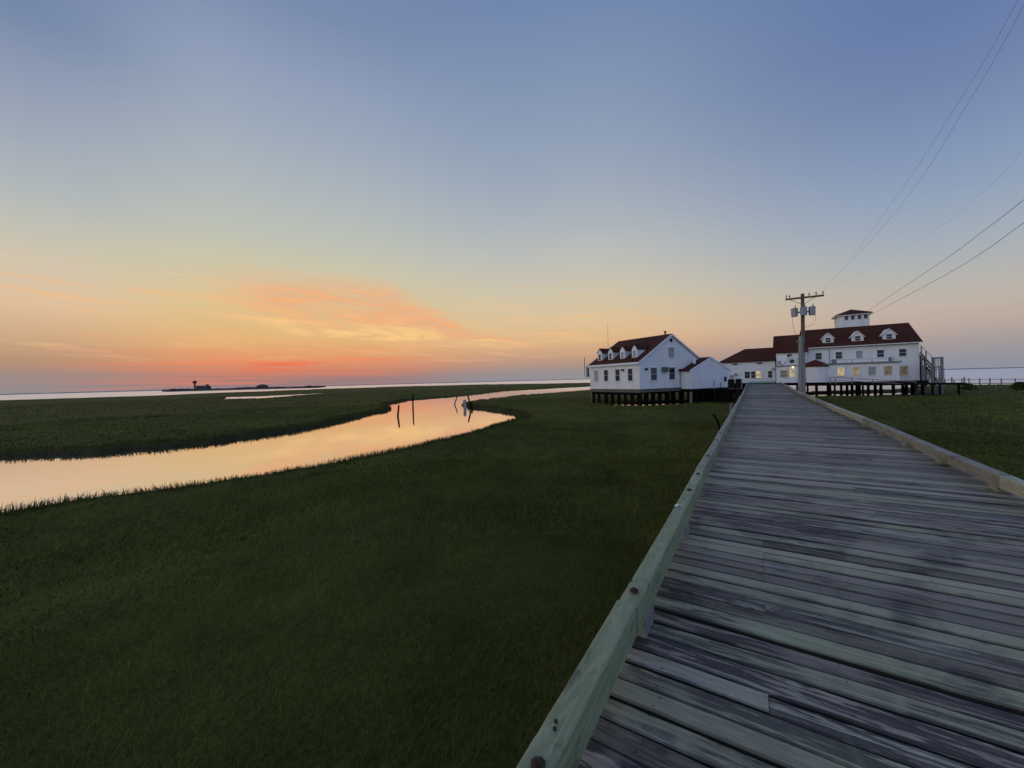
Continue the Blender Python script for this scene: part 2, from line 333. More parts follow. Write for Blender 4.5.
def water_material():
    m = bpy.data.materials.new('tidal_water'); m.use_nodes = True
    t = m.node_tree; t.nodes.clear(); G = NG(t)
    oc = G.n('ShaderNodeTexCoord').outputs['Object']
    dif = G.n('ShaderNodeBsdfDiffuse'); dif.inputs[0].default_value = (0.06, 0.055, 0.045, 1)
    gl = G.n('ShaderNodeBsdfGlossy'); gl.inputs['Color'].default_value = (0.95, 0.95, 0.97, 1); pass
    far_ = G.smooth(G.v('LENGTH', oc), 78, 150)
    G.put(gl.inputs['Roughness'], G.m('MULTIPLY_ADD', far_, 0.26, 0.035))
    fr = G.n('ShaderNodeFresnel'); fr.inputs[0].default_value = 1.33
    fac = G.m('MULTIPLY_ADD', fr.outputs[0], 0.22, 0.77, clamp=True)
    mx = G.n('ShaderNodeMixShader'); G.put(mx.inputs[0], fac); t.links.new(dif.outputs[0], mx.inputs[1]); t.links.new(gl.outputs[0], mx.inputs[2])
    rip = G.m('ADD', G.noise(G.v('MULTIPLY', oc, (1, 1, 0)), 0.5, 3), G.m('MULTIPLY', G.noise(G.v('MULTIPLY', oc, (1.0, 2.4, 0)), 2.6, 3), 0.25))
    bp = G.n('ShaderNodeBump'); bp.inputs['Strength'].default_value = 0.10; bp.inputs['Distance'].default_value = 0.03
    G.put(bp.inputs['Height'], rip); G.put(gl.inputs['Normal'], bp.outputs[0])
    o = G.n('ShaderNodeOutputMaterial'); t.links.new(mx.outputs[0], o.inputs[0])
    return m
MARSH = terrain_material(); GRASS = grass_material(); WATER = water_material()

# ------------------------------------------------------------------ mesh helpers
class MB:
    def __init__(s): s.v = []; s.f = []; s.mi = []
    def add(s, vs, fs, mi=0):
        o = len(s.v); s.v += [tuple(p) for p in vs]; s.f += [tuple(i + o for i in q) for q in fs]; s.mi += [mi] * len(fs); return s
    def hexa(s, b4, t4, mi=0):
        return s.add(list(b4) + list(t4), [(3, 2, 1, 0), (4, 5, 6, 7), (0, 1, 5, 4), (1, 2, 6, 5), (2, 3, 7, 6), (3, 0, 4, 7)], mi)
    def box(s, x0, x1, y0, y1, z0, z1, mi=0):
        return s.hexa([(x0, y0, z0), (x1, y0, z0), (x1, y1, z0), (x0, y1, z0)], [(x0, y0, z1), (x1, y0, z1), (x1, y1, z1), (x0, y1, z1)], mi)
    def tube(s, p0, p1, r0, r1=None, n=10, mi=0):
        r1 = r0 if r1 is None else r1
        p0, p1 = Vector(p0), Vector(p1); d = (p1 - p0).normalized()
        a = d.cross(Vector((0, 0, 1)) if abs(d.z) < 0.9 else Vector((1, 0, 0))).normalized(); b = d.cross(a)
        vs = []
        for p, rr in ((p0, r0), (p1, r1)):
            vs += [p + a * rr * math.cos(2 * math.pi * i / n) + b * rr * math.sin(2 * math.pi * i / n) for i in range(n)]
        fs = [(i, i + n, (i + 1) % n + n, (i + 1) % n) for i in range(n)] + [tuple(range(n)), tuple(range(2 * n - 1, n - 1, -1))]
        return s.add(vs, fs, mi)
    def path(s, pts, r_, n=6, mi=0):
        pts = [Vector(p) for p in pts]; vs = []; m = len(pts)
        for i, p in enumerate(pts):
            d = (pts[min(i + 1, m - 1)] - pts[max(i - 1, 0)]).normalized()
            a = d.cross(Vector((0, 0, 1)) if abs(d.z) < 0.9 else Vector((1, 0, 0))).normalized(); b = d.cross(a)
            rr = r_[i] if isinstance(r_, (list, tuple)) else r_
            vs += [p + a * rr * math.cos(2 * math.pi * k / n) + b * rr * math.sin(2 * math.pi * k / n) for k in range(n)]
        fs = [(i * n + k, (i + 1) * n + k, (i + 1) * n + (k + 1) % n, i * n + (k + 1) % n) for i in range(m - 1) for k in range(n)]
        fs += [tuple(range(n)), tuple(range(m * n - 1, (m - 1) * n - 1, -1))]
        return s.add(vs, fs, mi)
    def lathe(s, c, prof, n=16, mi=0):
        cx, cy = c; vs = []
        for rr, z in prof: vs += [(cx + rr * math.cos(2 * math.pi * k / n), cy + rr * math.sin(2 * math.pi * k / n), z) for k in range(n)]
        m = len(prof)
        fs = [(i * n + k, i * n + (k + 1) % n, (i + 1) * n + (k + 1) % n, (i + 1) * n + k) for i in range(m - 1) for k in range(n)]
        fs += [tuple(range(n - 1, -1, -1)), tuple(range((m - 1) * n, m * n))]
        return s.add(vs, fs, mi)
    def build(s, name, mats, parent=None, bevel=0.0, loc=None, smooth=False):
        me = bpy.data.meshes.new(name); me.from_pydata(s.v, [], s.f); me.update()
        for m in (mats if isinstance(mats, (list, tuple)) else [mats]): me.materials.append(m)
        me.polygons.foreach_set('material_index', s.mi)
        if smooth: me.polygons.foreach_set('use_smooth', [True] * len(me.polygons))
        o = bpy.data.objects.new(name, me); C.objects.link(o)
        if parent: o.parent = parent
        if loc: o.location = loc
        if bevel:
            md = o.modifiers.new('bevel', 'BEVEL'); md.width = bevel; md.segments = 2; md.limit_method = 'ANGLE'
        return o
def thing(name, label, cat, loc=(0, 0, 0), rz=0.0, group=None):
    o = bpy.data.objects.new(name, None); C.objects.link(o); o.location = loc; o.rotation_euler = (0, 0, rz)
    o.empty_display_size = 0.2
    return tag(o, label, cat, group)
def tag(o, label, cat, group=None):
    o['label'] = label; o['category'] = cat
    if group: o['group'] = group
    return o
def copy_tree(o, parent=None):
    c = o.copy(); C.objects.link(c)
    if parent: c.parent = parent
    for ch in list(o.children): copy_tree(ch, c)
    return c
def grid_noise(x, y, scale, seed):
    """value noise in [-1,1] with numpy"""
    r_ = np.random.default_rng(seed); T = r_.uniform(-1, 1, (256, 256))
    X = x / scale; Y = y / scale
    i = np.floor(X).astype(int); j = np.floor(Y).astype(int); fx = X - i; fy = Y - j
    fx = fx * fx * (3 - 2 * fx); fy = fy * fy * (3 - 2 * fy)
    a = T[i & 255, j & 255]; b = T[(i + 1) & 255, j & 255]; c = T[i & 255, (j + 1) & 255]; d = T[(i + 1) & 255, (j + 1) & 255]
    return (a * (1 - fx) + b * fx) * (1 - fy) + (c * (1 - fx) + d * fx) * fy

# ------------------------------------------------------------------ marsh and water
ZW = -0.22
HPOOL = [(-12.8, 39.6), (-9.8, 39.4), (-8.0, 41.6), (-5.6, 44.0), (-6.2, 50.0), (-9.0, 48.4), (-11.6, 46.6), (-15.0, 46.6)]
CREEK = [(-15.5, -25), (-15.4, 0.7), (-15.0, 2.7), (-14.0, 4.6), (-13.4, 6.0), (-13.1, 9.1), (-13.0, 12.3), (-13.2, 14.9), (-13.9, 18.5), (-15.6, 25.8), (-19.6, 30.6), (-24.8, 33.4),
         (-32.7, 39.2), (-36.5, 48.2), (-39.4, 66.3), (-36.5, 93.4), (-31, 120), (-28, 168), (-60, 190), (-55, 143), (-63.4, 94.6), (-55.6, 63.7), (-54.8, 49.8), (-46.5, 37.6), (-38.2, 31.6), (-31.8, 22.9),
         (-26.9, 14.6), (-26.2, 8.7), (-27.6, 5.0), (-31.5, 2.2), (-38, -25)]
BAY = [(-4000, -260), (-420, -110), (-325, 25), (-300, 48), (-285, 75), (-320, 108), (-370, 220), (-360, 310), (-260, 350), (-160, 290), (-104, 272), (-50, 168), (-18, 112), (-8, 92), (2, 73.8), (6, 75), (12, 79.2), (19, 84), (25, 98), (31, 101), (37, 97),
       (52, 96), (80, 84), (160, 50), (420, -110), (4000, -260), (4000, 4000), (-4000, 4000)]
DITCH = [((-9.5, 34.5), (-4.2, 27.5)), ((-14, 30), (-6.5, 24.5)), ((-5.5, 17.5), (-2.2, 15.8)), ((-9.0, 19.5), (-5.2, 18.2)), ((-22, 40), (-12, 35)), ((-3.6, 11.0), (-1.6, 10.2)), ((6, 38), (16, 42)), ((9, 29), (20, 31))]
PONDS = [[(-158, 60), (-146, 66), (-148, 78), (-150, 88), (-146, 92), (-134, 78), (-128, 69), (-120, 62), (-113, 51.5), (-123, 46.5)],
         [(-104, 118), (-98, 122), (-92, 140), (-100, 136)],
         [(4, 58.0), (10, 61.5), (17, 65.4), (18, 76.5), (11, 73), (4.5, 69)],
         HPOOL]
def seg_sd(px, py, poly):
    P = np.array(poly, float); Q = np.roll(P, -1, 0)
    d2 = np.full(px.shape, 1e18); inside = np.zeros(px.shape, bool)
    for (x0, y0), (x1, y1) in zip(P, Q):
        ex, ey = x1 - x0, y1 - y0
        t = np.clip(((px - x0) * ex + (py - y0) * ey) / (ex * ex + ey * ey), 0, 1)
        d2 = np.minimum(d2, (px - x0 - t * ex) ** 2 + (py - y0 - t * ey) ** 2)
        cond = (y0 > py) != (y1 > py)
        with np.errstate(divide='ignore', invalid='ignore'):
            xi = ex * (py - y0) / (ey if ey else 1e-9) + x0
        inside ^= cond & (px < xi)
    d = np.sqrt(d2); return np.where(inside, -d, d)
def water_d(x, y):
    rr = np.hypot(x, y)
    w = grid_noise(x, y, 2.1, 1) * 0.28 + grid_noise(x, y, 0.7, 2) * 0.12
    wf = grid_noise(x, y, 14.0, 3) * 2.0
    d = seg_sd(x, y, CREEK) + w + np.where(rr > 45, wf * 0.35, 0)
    d = np.minimum(d, seg_sd(x, y, BAY) + w + wf * np.clip((rr - 60) / 60, 0, 1))
    for p in PONDS: d = np.minimum(d, seg_sd(x, y, p) + w * 1.2 + np.where(rr > 90, wf * 0.5, 0))
    return d
def height(x, y, d):
    base = grid_noise(x, y, 6.0, 4) * 0.05 + grid_noise(x, y, 1.6, 5) * 0.045 + grid_noise(x, y, 0.55, 6) * 0.03 * np.clip((40 - np.hypot(x, y)) / 20, 0, 1)
    for (ax, ay), (bx_, by_) in DITCH:
        ex, ey = bx_ - ax, by_ - ay; tt = np.clip(((x - ax) * ex + (y - ay) * ey) / (ex * ex + ey * ey), 0, 1)
        wob_ = grid_noise(x, y, 1.1, 8) * 0.35
        q_ = np.hypot(x - ax - tt * ex, y - ay - tt * ey) + wob_
        base = base - 0.20 * np.exp(-(q_ / 0.28) ** 2)
    t = np.clip((d + 0.42) / 0.55, 0, 1); t = t * t * (3 - 2 * t)
    return base * np.clip(d, 0, 1) + (-1.1) * (1 - t)

ring = [0.3]
while ring[-1] < 3800:
    q = ring[-1]; ring.append(q * (1.035 if q < 6 else 1.0105 if q < 62 else 1.022 if q < 350 else 1.09))
ring = np.array(ring)
ca = YAW                                             # fine steps where the photo looks, coarse elsewhere
ang = np.concatenate([np.arange(-62, 62, 0.22), np.arange(62, 298, 2.0)])
TH = np.radians(90) + ca - np.radians(ang)
RR, TT = np.meshgrid(ring, TH, indexing='ij')
X = (RR * np.cos(TT)).ravel(); Y = (RR * np.sin(TT)).ravel()
Dw = water_d(X, Y); Z = height(X, Y, Dw)
nr, na = RR.shape
idx = np.arange(nr * na).reshape(nr, na)
q = np.stack([idx[:-1, :], np.roll(idx, -1, 1)[:-1, :], np.roll(idx, -1, 1)[1:, :], idx[1:, :]], -1).reshape(-1, 4)
def np_mesh(name, V, F, k, material, smooth=True):
    me = bpy.data.meshes.new(name)
    me.vertices.add(len(V)); me.vertices.foreach_set('co', np.ascontiguousarray(V, np.float32).ravel())
    me.loops.add(F.size); me.loops.foreach_set('vertex_index', np.ascontiguousarray(F, np.int32).ravel())
    me.polygons.add(len(F)); me.polygons.foreach_set('loop_start', np.arange(0, F.size, k, dtype=np.int32))
    me.update(calc_edges=True); me.validate()
    if smooth: me.polygons.foreach_set('use_smooth', np.ones(len(me.polygons), bool))
    me.materials.append(material)
    o = bpy.data.objects.new(name, me); C.objects.link(o); return o
V = np.stack([X, Y, Z], 1); V = np.vstack([V, [[0, 0, float(Z[:na].mean())]]])
marsh = np_mesh('marsh', V, q[:, ::-1], 4, MARSH)
at_ = marsh.data.attributes.new('mud', 'FLOAT', 'POINT')
mud = np.clip((0.45 - Dw) / 0.5, 0, 1); at_.data.foreach_set('value', np.append(mud, 0).astype(np.float32))
marsh['kind'] = 'structure'; marsh['label'] = 'flat green salt marsh cut by a winding tidal creek'
wv = [(-45000, -45000, ZW), (45000, -45000, ZW), (45000, 45000, ZW), (-45000, 45000, ZW)]
wo = MB().add(wv, [(0, 1, 2, 3)]).build('water', WATER); wo['kind'] = 'structure'

# far shore on both sides
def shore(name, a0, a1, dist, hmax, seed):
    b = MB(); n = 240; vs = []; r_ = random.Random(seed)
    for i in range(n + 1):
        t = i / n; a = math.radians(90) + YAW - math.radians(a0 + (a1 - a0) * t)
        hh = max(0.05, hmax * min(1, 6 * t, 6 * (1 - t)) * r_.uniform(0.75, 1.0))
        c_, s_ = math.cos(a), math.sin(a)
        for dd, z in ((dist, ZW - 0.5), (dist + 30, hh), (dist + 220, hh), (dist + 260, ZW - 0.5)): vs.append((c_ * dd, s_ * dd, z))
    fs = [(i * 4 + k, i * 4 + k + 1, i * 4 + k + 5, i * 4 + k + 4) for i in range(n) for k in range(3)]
    o = b.add(vs, fs).build(name, HAZESHORE); o['kind'] = 'structure'; return o
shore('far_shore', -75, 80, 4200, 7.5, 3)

# grass blades ----------------------------------------------------------------------
def scatter(r0, r1, per_m2, a0, a1):
    n = int(0.5 * math.radians(a1 - a0) * (r1 * r1 - r0 * r0) * per_m2)
    rr = np.sqrt(RNG.uniform(r0 * r0, r1 * r1, n)); th = np.radians(90) + YAW - np.radians(RNG.uniform(a0, a1, n))
    return rr * np.cos(th), rr * np.sin(th)
sets = []
for r0, r1, den, wd, hk in ((1.6, 7, 2700, 0.0046, 0.95), (7, 14, 800, 0.010, 1.0), (14, 26, 240, 0.019, 1.0), (26, 60, 34, 0.05, 1.0), (60, 160, 2.5, 0.16, 0.95)):
    x, y = scatter(r0, r1, den, -70, 66)
    d = water_d(x, y)
    keep = d > 0.06
    # nothing grows under the boardwalk, its light is gone there
    keep &= ~((x > -0.35) & (x < 2.5) & (y > -3) & (y < 64))
    keep &= ~((y > 58.5 + 0.35 * (x - 4)) & (y < 90) & (x > 1.5) & (x < 19))
    hx = (x + 9.7) * 0.492 + (y - 38.57) * 0.870; hy = -(x + 9.7) * 0.870 + (y - 38.57) * 0.492
    keep &= ~((hx > 0.3) & (hx < 13) & (hy > -0.9) & (hy < 7.6))
    x, y, d = x[keep], y[keep], d[keep]
    clump = grid_noise(x, y, 1.3, 21) * 0.5 + grid_noise(x, y, 4.5, 22) * 0.5
    hgt = (0.115 + 0.05 * clump + RNG.normal(0, 0.028, len(x))) * hk * np.where(RNG.uniform(0, 1, len(x)) > 0.985, 1.7, 1.0)
    tall = np.clip(1 - (d - 0.05) / 0.7, 0, 1) * 0.8
    hgt = np.clip(hgt, 0.05, 0.6) * (1 + 0.6 * tall)
    sets.append((x, y, hgt, np.full(len(x), wd) * RNG.uniform(0.7, 1.3, len(x)), tall, 0.85 + 0.4 * grid_noise(x, y, 2.6, 23)))
# taller fringe along the creek banks
for (a, b_), den in zip(zip(CREEK[:-1], CREEK[1:]), [1] * len(CREEK)):
    L = math.hypot(b_[0] - a[0], b_[1] - a[1]); mid = math.hypot((a[0] + b_[0]) / 2, (a[1] + b_[1]) / 2)
    if mid > 75: continue
    n = int(L * 2.4 * (230 if mid < 22 else 90 if mid < 42 else 36))
    t = RNG.uniform(0, 1, n); o = RNG.uniform(-1.2, 1.2, n)
    nx, ny = -(b_[1] - a[1]) / L, (b_[0] - a[0]) / L
    x = a[0] + (b_[0] - a[0]) * t + nx * o; y = a[1] + (b_[1] - a[1]) * t + ny * o
    d = water_d(x, y); k = (d > -0.10) & (d < 0.9); x, y, d = x[k], y[k], d[k]
    wd = 0.010 if mid < 22 else 0.022 if mid < 42 else 0.045
    hgt = np.clip(0.19 + 0.08 * grid_noise(x, y, 0.8, 31) + RNG.normal(0, 0.04, len(x)) + (RNG.uniform(0, 1, len(x)) > 0.992) * 0.13, 0.08, 0.6)
    sets.append((x, y, hgt, np.full(len(x), wd) * RNG.uniform(0.7, 1.4, len(x)), np.full(len(x), 1.0), np.full(len(x), 0.3)))
x, y, hgt, wd, tall, bend = [np.concatenate([s_[i] for s_ in sets]) for i in range(6)]
z0 = height(x, y, water_d(x, y)) - 0.02
n = len(x)
dirn = grid_noise(x, y, 3.2, 41) * 3.0 + grid_noise(x, y, 0.9, 42) * 1.2 + RNG.normal(0, 1.5, n) + 2.2     # cow-licks
bend = np.clip(bend + RNG.normal(0, 0.15, n), 0.05, 1.25)
lx, ly = np.cos(dirn), np.sin(dirn)
fa = RNG.uniform(0, 2 * np.pi, n); wx, wy = np.cos(fa) * wd * 0.5, np.sin(fa) * wd * 0.5
def lv(tz, tb, tw):
    cx = x + lx * hgt * bend * tb; cy = y + ly * hgt * bend * tb; cz = z0 + hgt * tz * (1 - 0.32 * np.clip(bend, 0, 1) * tz)
    return np.stack([cx - wx * tw, cy - wy * tw, cz], 1), np.stack([cx + wx * tw, cy + wy * tw, cz], 1)
a0, b0 = lv(0, 0, 1.0); a1, b1 = lv(0.6, 0.28, 0.8); tip = lv(1.0, 0.9, 0)[0]
V = np.stack([a0, b0, a1, b1, tip], 1).reshape(-1, 3)
bi = (np.arange(n) * 5)[:, None]
F = np.concatenate([bi + np.array([[0, 1, 3]]), bi + np.array([[0, 3, 2]]), bi + np.array([[2, 3, 4]])], 0)
gr = np_mesh('marsh_grass', V, F, 3, GRASS, smooth=True)
for nm, arr in (('tone', RNG.uniform(0, 1, n)), ('tall', tall)):
    a_ = gr.data.attributes.new(nm, 'FLOAT', 'POINT'); a_.data.foreach_set('value', np.repeat(arr, 5).astype(np.float32))
gr['kind'] = 'stuff'; gr['label'] = 'dark green marsh grass with taller blades along the creek banks'; gr['category'] = 'grass'
print('grass blades', n)

# ------------------------------------------------------------------ boardwalk
ZD = 1.2; YEND = 63.0
bw = thing('boardwalk', 'long weathered timber boardwalk with low curb rails leading across the marsh to the white buildings', 'boardwalk')
xl = lambda Y: -0.59 - 0.0075 * Y
GREENS = [(1.72, 2.10), (2.49, 2.63), (2.79, 2.94), (3.24, 3.48), (3.95, 4.22), (5.3, 5.45), (6.6, 6.75), (7.9, 8.05)]
v, fcs, att = [], [], {'seed': [], 'tint': [], 'val': [], 'wear': [], 'grime': []}
Y0 = -2.0; rnd = random.Random(5); nail_rows = []
while Y0 < YEND:
    w = rnd.choice([0.120, 0.128, 0.132, 0.136, 0.150]); gap = rnd.choice([0.007, 0.010, 0.012, 0.016, 0.024])
    if rnd.random() < 0.06 or 2.62 < Y0 + w < 2.8: gap = 0.04
    yc = Y0 + w / 2
    if 0.8 < Y0 < 10: nail_rows.append(Y0)
    tint = rnd.uniform(0.6, 0.85) if any(a <= yc <= b for a, b in GREENS) else (rnd.uniform(0.4, 0.75) if rnd.random() < 0.07 else rnd.choice([0.0, 0.0, 0.05, 0.22]))
    val = rnd.choice([rnd.uniform(0.5, 0.8), rnd.uniform(0.75, 1.05), rnd.uniform(0.95, 1.3)]) if tint < 0.5 else rnd.uniform(0.92, 1.12)
    wear = rnd.choice([0.03, 0.08, 0.12, 0.25, 0.25, 0.7]) if tint < 0.5 else 0.0
    spans = [(xl(yc) - 0.16 - rnd.uniform(0, 0.03), 2.76 + rnd.uniform(0, 0.03))]
    if rnd.random() < 0.12 or 3.5 < yc < 3.95:
        xs = 0.02 if yc < 4 else rnd.choice([0.02, 0.02, 1.1]); spans = [(spans[0][0], xs - 0.001), (xs + 0.001, spans[0][1])]
    for (xa, xb) in spans:
        sd = rnd.random(); nseg = 30 if Y0 < 7 else 12 if Y0 < 20 else 3
        dz = rnd.uniform(-0.004, 0.004); tilt = rnd.uniform(-0.004, 0.004); cup = rnd.uniform(0.0, 0.003)
        val2 = val * rnd.uniform(0.95, 1.05); o = len(v)
        ph = rnd.uniform(0, 6.28); e0 = rnd.uniform(0, 6.28)
        rough_ = 0.006 if wear > 0.5 else 0.002
        for i in range(nseg + 1):
            t = i / nseg; xx = xa + (xb - xa) * t
            bow = 0.004 * math.sin(ph + 2.2 * xx); zz = ZD + dz + 0.003 * math.sin(e0 + 1.7 * xx)
            ja = rnd.uniform(-1, 1) * rough_; jb = rnd.uniform(-1, 1) * rough_
            c_ = 0.008
            pr = [(Y0 + ja + bow, zz - 0.040), (Y0 + ja + bow, zz - c_ - tilt), (Y0 + c_ + ja + bow, zz - tilt), (yc + bow, zz - cup), (Y0 + w - c_ + jb + bow, zz + tilt), (Y0 + w + jb + bow, zz - c_ + tilt), (Y0 + w + jb + bow, zz - 0.040)]
            v += [(xx, a, b) for a, b in pr]
        K = 7
        for i in range(nseg):
            for k in range(K - 1):
                fcs.append((o + i * K + k, o + (i + 1) * K + k, o + (i + 1) * K + k + 1, o + i * K + k + 1))
        fcs.append(tuple(o + k for k in range(K))); fcs.append(tuple(o + nseg * K + k for k in range(K - 1, -1, -1)))
        nf = nseg * (K - 1) + 2
        for nm, val_ in (('seed', sd), ('tint', tint), ('val', val2), ('wear', wear)): att[nm] += [val_] * nf
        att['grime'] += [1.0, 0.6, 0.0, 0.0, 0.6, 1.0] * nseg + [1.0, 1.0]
    Y0 += w + gap
me = bpy.data.meshes.new('deck'); me.from_pydata(v, [], [f_[::-1] for f_ in fcs]); me.update(); me.materials.append(DECK)
for nm in att:
    a_ = me.attributes.new(nm, 'FLOAT', 'FACE'); a_.data.foreach_set('value', att[nm])
dk = bpy.data.objects.new('deck', me); C.objects.link(dk); dk.parent = bw
nm_ = MB()
for yb in nail_rows:
    for xj in (-0.45, 0.35, 1.1, 1.85, 2.6):
        for dy in (0.028, 0.098):
            if rnd.random() < 0.15: continue
            cx, cy, r_ = xj + rnd.uniform(-0.02, 0.02), yb + dy + rnd.uniform(-0.006, 0.006), rnd.uniform(0.004, 0.006)
            nm_.add([(cx + r_ * math.cos(k * math.pi / 3), cy + r_ * math.sin(k * math.pi / 3), ZD + 0.0065) for k in range(6)], [tuple(range(6))])
no = nm_.build('nail_head', RUST, bw); no['kind'] = 'stuff'
# joists, posts beneath
for xj in (-0.45, 0.35, 1.1, 1.85, 2.6):
    vs = []; nj = 65
    for j in range(nj + 1):
        yj = -2 + j * (YEND + 2) / nj
        vs += [(xj - 0.05, yj, ZD - 0.30), (xj + 0.05, yj, ZD - 0.30), (xj + 0.05, yj, ZD - 0.055), (xj - 0.05, yj, ZD - 0.055)]
    fs = [(j * 4 + k, j * 4 + (k + 1) % 4, j * 4 + 4 + (k + 1) % 4, j * 4 + 4 + k) for j in range(nj) for k in range(4)] + [(0, 1, 2, 3), (nj * 4 + 3, nj * 4 + 2, nj * 4 + 1, nj * 4)]
    MB().add(vs, [q_[::-1] for q_ in fs]).build('stringer', DARKWOOD, bw)
k = 0
for yy in np.arange(0.4, YEND, 3.1):
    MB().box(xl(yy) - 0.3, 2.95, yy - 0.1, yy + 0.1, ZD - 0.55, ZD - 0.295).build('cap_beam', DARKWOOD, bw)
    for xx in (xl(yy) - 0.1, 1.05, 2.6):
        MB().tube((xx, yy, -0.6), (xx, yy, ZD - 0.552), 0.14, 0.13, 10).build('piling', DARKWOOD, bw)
# curb rails: one timber per length, on blocks
def rail(side, y0, y1, m, dz=0.0, dx=0.0, h=0.175, w=0.112, z0=ZD + 0.125):
    n = max(2, int((y1 - y0) / (0.06 if y1 < 8 else 0.25))); vs = []; r_ = random.Random(int(y0 * 100) + (7 if side else 0))
    px = [(-w / 2, 0), (w / 2, 0), (w / 2, h - 0.013), (w / 2 - 0.004, h - 0.004), (w / 2 - 0.013, h), (-w / 2 + 0.013, h), (-w / 2 + 0.004, h - 0.004), (-w / 2, h - 0.013)]
    ph = r_.uniform(0, 6)
    for i in range(n + 1):
        yy = y0 + (y1 - y0) * i / n
        xc = (xl(yy) - w / 2) if side == 0 else 2.555 + w / 2
        xc += dx + 0.006 * math.sin(ph + yy * 0.9); zz = z0 + dz + 0.006 * math.sin(ph * 2 + yy * 0.7)
        vs += [(xc + a + r_.uniform(-0.0012, 0.0012), yy, zz + c + r_.uniform(-0.0012, 0.0012)) for a, c in px]
    K = 8
    fs = [(i * K + k, i * K + (k + 1) % K, (i + 1) * K + (k + 1) % K, (i + 1) * K + k) for i in range(n) for k in range(K)]
    fs += [tuple(range(K)), tuple(range((n + 1) * K - 1, n * K - 1, -1))]
    mb = MB().add(vs, [q_[::-1] for q_ in fs]); return mb.build('curb_rail', m, bw)
cuts = [-1.2, 2.22, 5.95, 9.4, 13.0, 16.7, 20.3, 24.0, 27.6, 31.3, 35, 38.6, 42.2, 45.9, 49.5, 53.1, 56.8, 60.4, 63]
for i, (a, c) in enumerate(zip(cuts[:-1], cuts[1:])):
    rail(0, a + 0.004, c - 0.004, RAILGREEN if i < 2 else RAILGREY, rnd.uniform(-0.008, 0.008), rnd.uniform(-0.008, 0.008))
cutr = [-1.0, 3.4, 7.35, 11.3, 14.8, 18.2, 21.9, 25.5, 29.1, 32.8, 36.4, 40, 43.7, 47.3, 51, 54.6, 58.2, 62]
for i, (a, c) in enumerate(zip(cutr[:-1], cutr[1:])):
    rail(1, a + 0.004, c - 0.004, [RAILPALE, RAILPALE, RAILBROWN, RAILBROWN, RAILPALE, RAILPALE, RAILBROWN][min(i, 6)] if i < 7 else (RAILPALE if i % 2 else RAILBROWN), rnd.uniform(-0.01, 0.01), rnd.uniform(-0.012, 0.012), h=0.155, w=0.14, z0=ZD + 0.10)
for i, yy in enumerate([0.75, 2.5, 4.15, 5.75, 7.35] + list(np.arange(9.0, 62, 1.8))):
    MB().box(xl(yy) - 0.108, xl(yy) + 0.012, yy - 0.11, yy + 0.11, ZD + 0.002, ZD + 0.118).build('rail_block', GREYWOOD, bw, 0.006)
for i, yy in enumerate([2.2, 4.0, 5.8, 7.6, 9.4, 11.2, 13.0] + list(np.arange(14.8, 61, 1.8))):
    MB().box(2.568, 2.69, yy - 0.11, yy + 0.11, ZD + 0.002, ZD + 0.10).build('rail_block', RAILBROWN, bw, 0.006)
for yy, big in ((1.12, 1), (2.36, 1), (4.78, 1), (5.62, 1), (6.94, 1), (8.73, 1), (9.9, 1), (12.4, 1), (15.0, 1)):
    zt = ZD + 0.30; xx = xl(yy) - 0.05
    mb = MB().lathe((xx, yy), [(0.026, zt - 0.004), (0.027, zt + 0.004), (0.017, zt + 0.006), (0.016, zt + 0.013), (0.009, zt + 0.017)], 8)
    mb.build('bolt', RUST, bw)
for (dx_, yy) in ((-0.03, 1.30), (-0.02, 1.27), (-0.055, 2.47)):
    zt = ZD + 0.302; mb = MB().lathe((xl(yy) + dx_ - 0.04, yy), [(0.007, zt - 0.006), (0.0075, zt + 0.002), (0.004, zt + 0.003)], 7); mb.build('nail', RUST, bw)
# pale bird droppings on the rail top
mb = MB()
for i in range(9):
    a = rnd.uniform(0, 6.28); rr = rnd.uniform(0, 0.035); yy = 4.17 + rr * math.sin(a) * 1.6; xx = xl(4.17) - 0.075 + rr * math.cos(a); zt = ZD + 0.305
    mb.lathe((xx, yy), [(rnd.uniform(0.006, 0.014), zt - 0.006), (0.005, zt + 0.003)], 7)
mb.build('bird_dropping', TRIM, bw)
ramp = lambda Y_: 0.30 * max(0.0, min(1.0, (Y_ - 36) / 26.0)) ** 1.4
for o_ in bw.children:
    for vt in o_.data.vertices: vt.co.z += ramp(vt.co.y) if vt.co.z > 0 else 0
# low pale green board closing the end of the boardwalk
b = MB().box(-0.95, 1.95, YEND + 0.02, YEND + 0.10, ZD + 0.40, ZD + 0.66)
for xx in (-0.9, 0.5, 1.85): b.box(xx - 0.05, xx + 0.05, YEND + 0.102, YEND + 0.18, ZD - 0.1, ZD + 0.68)
tag(b.build('end_barrier', PALEGREEN), 'low pale green board barrier closing the far end of the boardwalk', 'barrier')

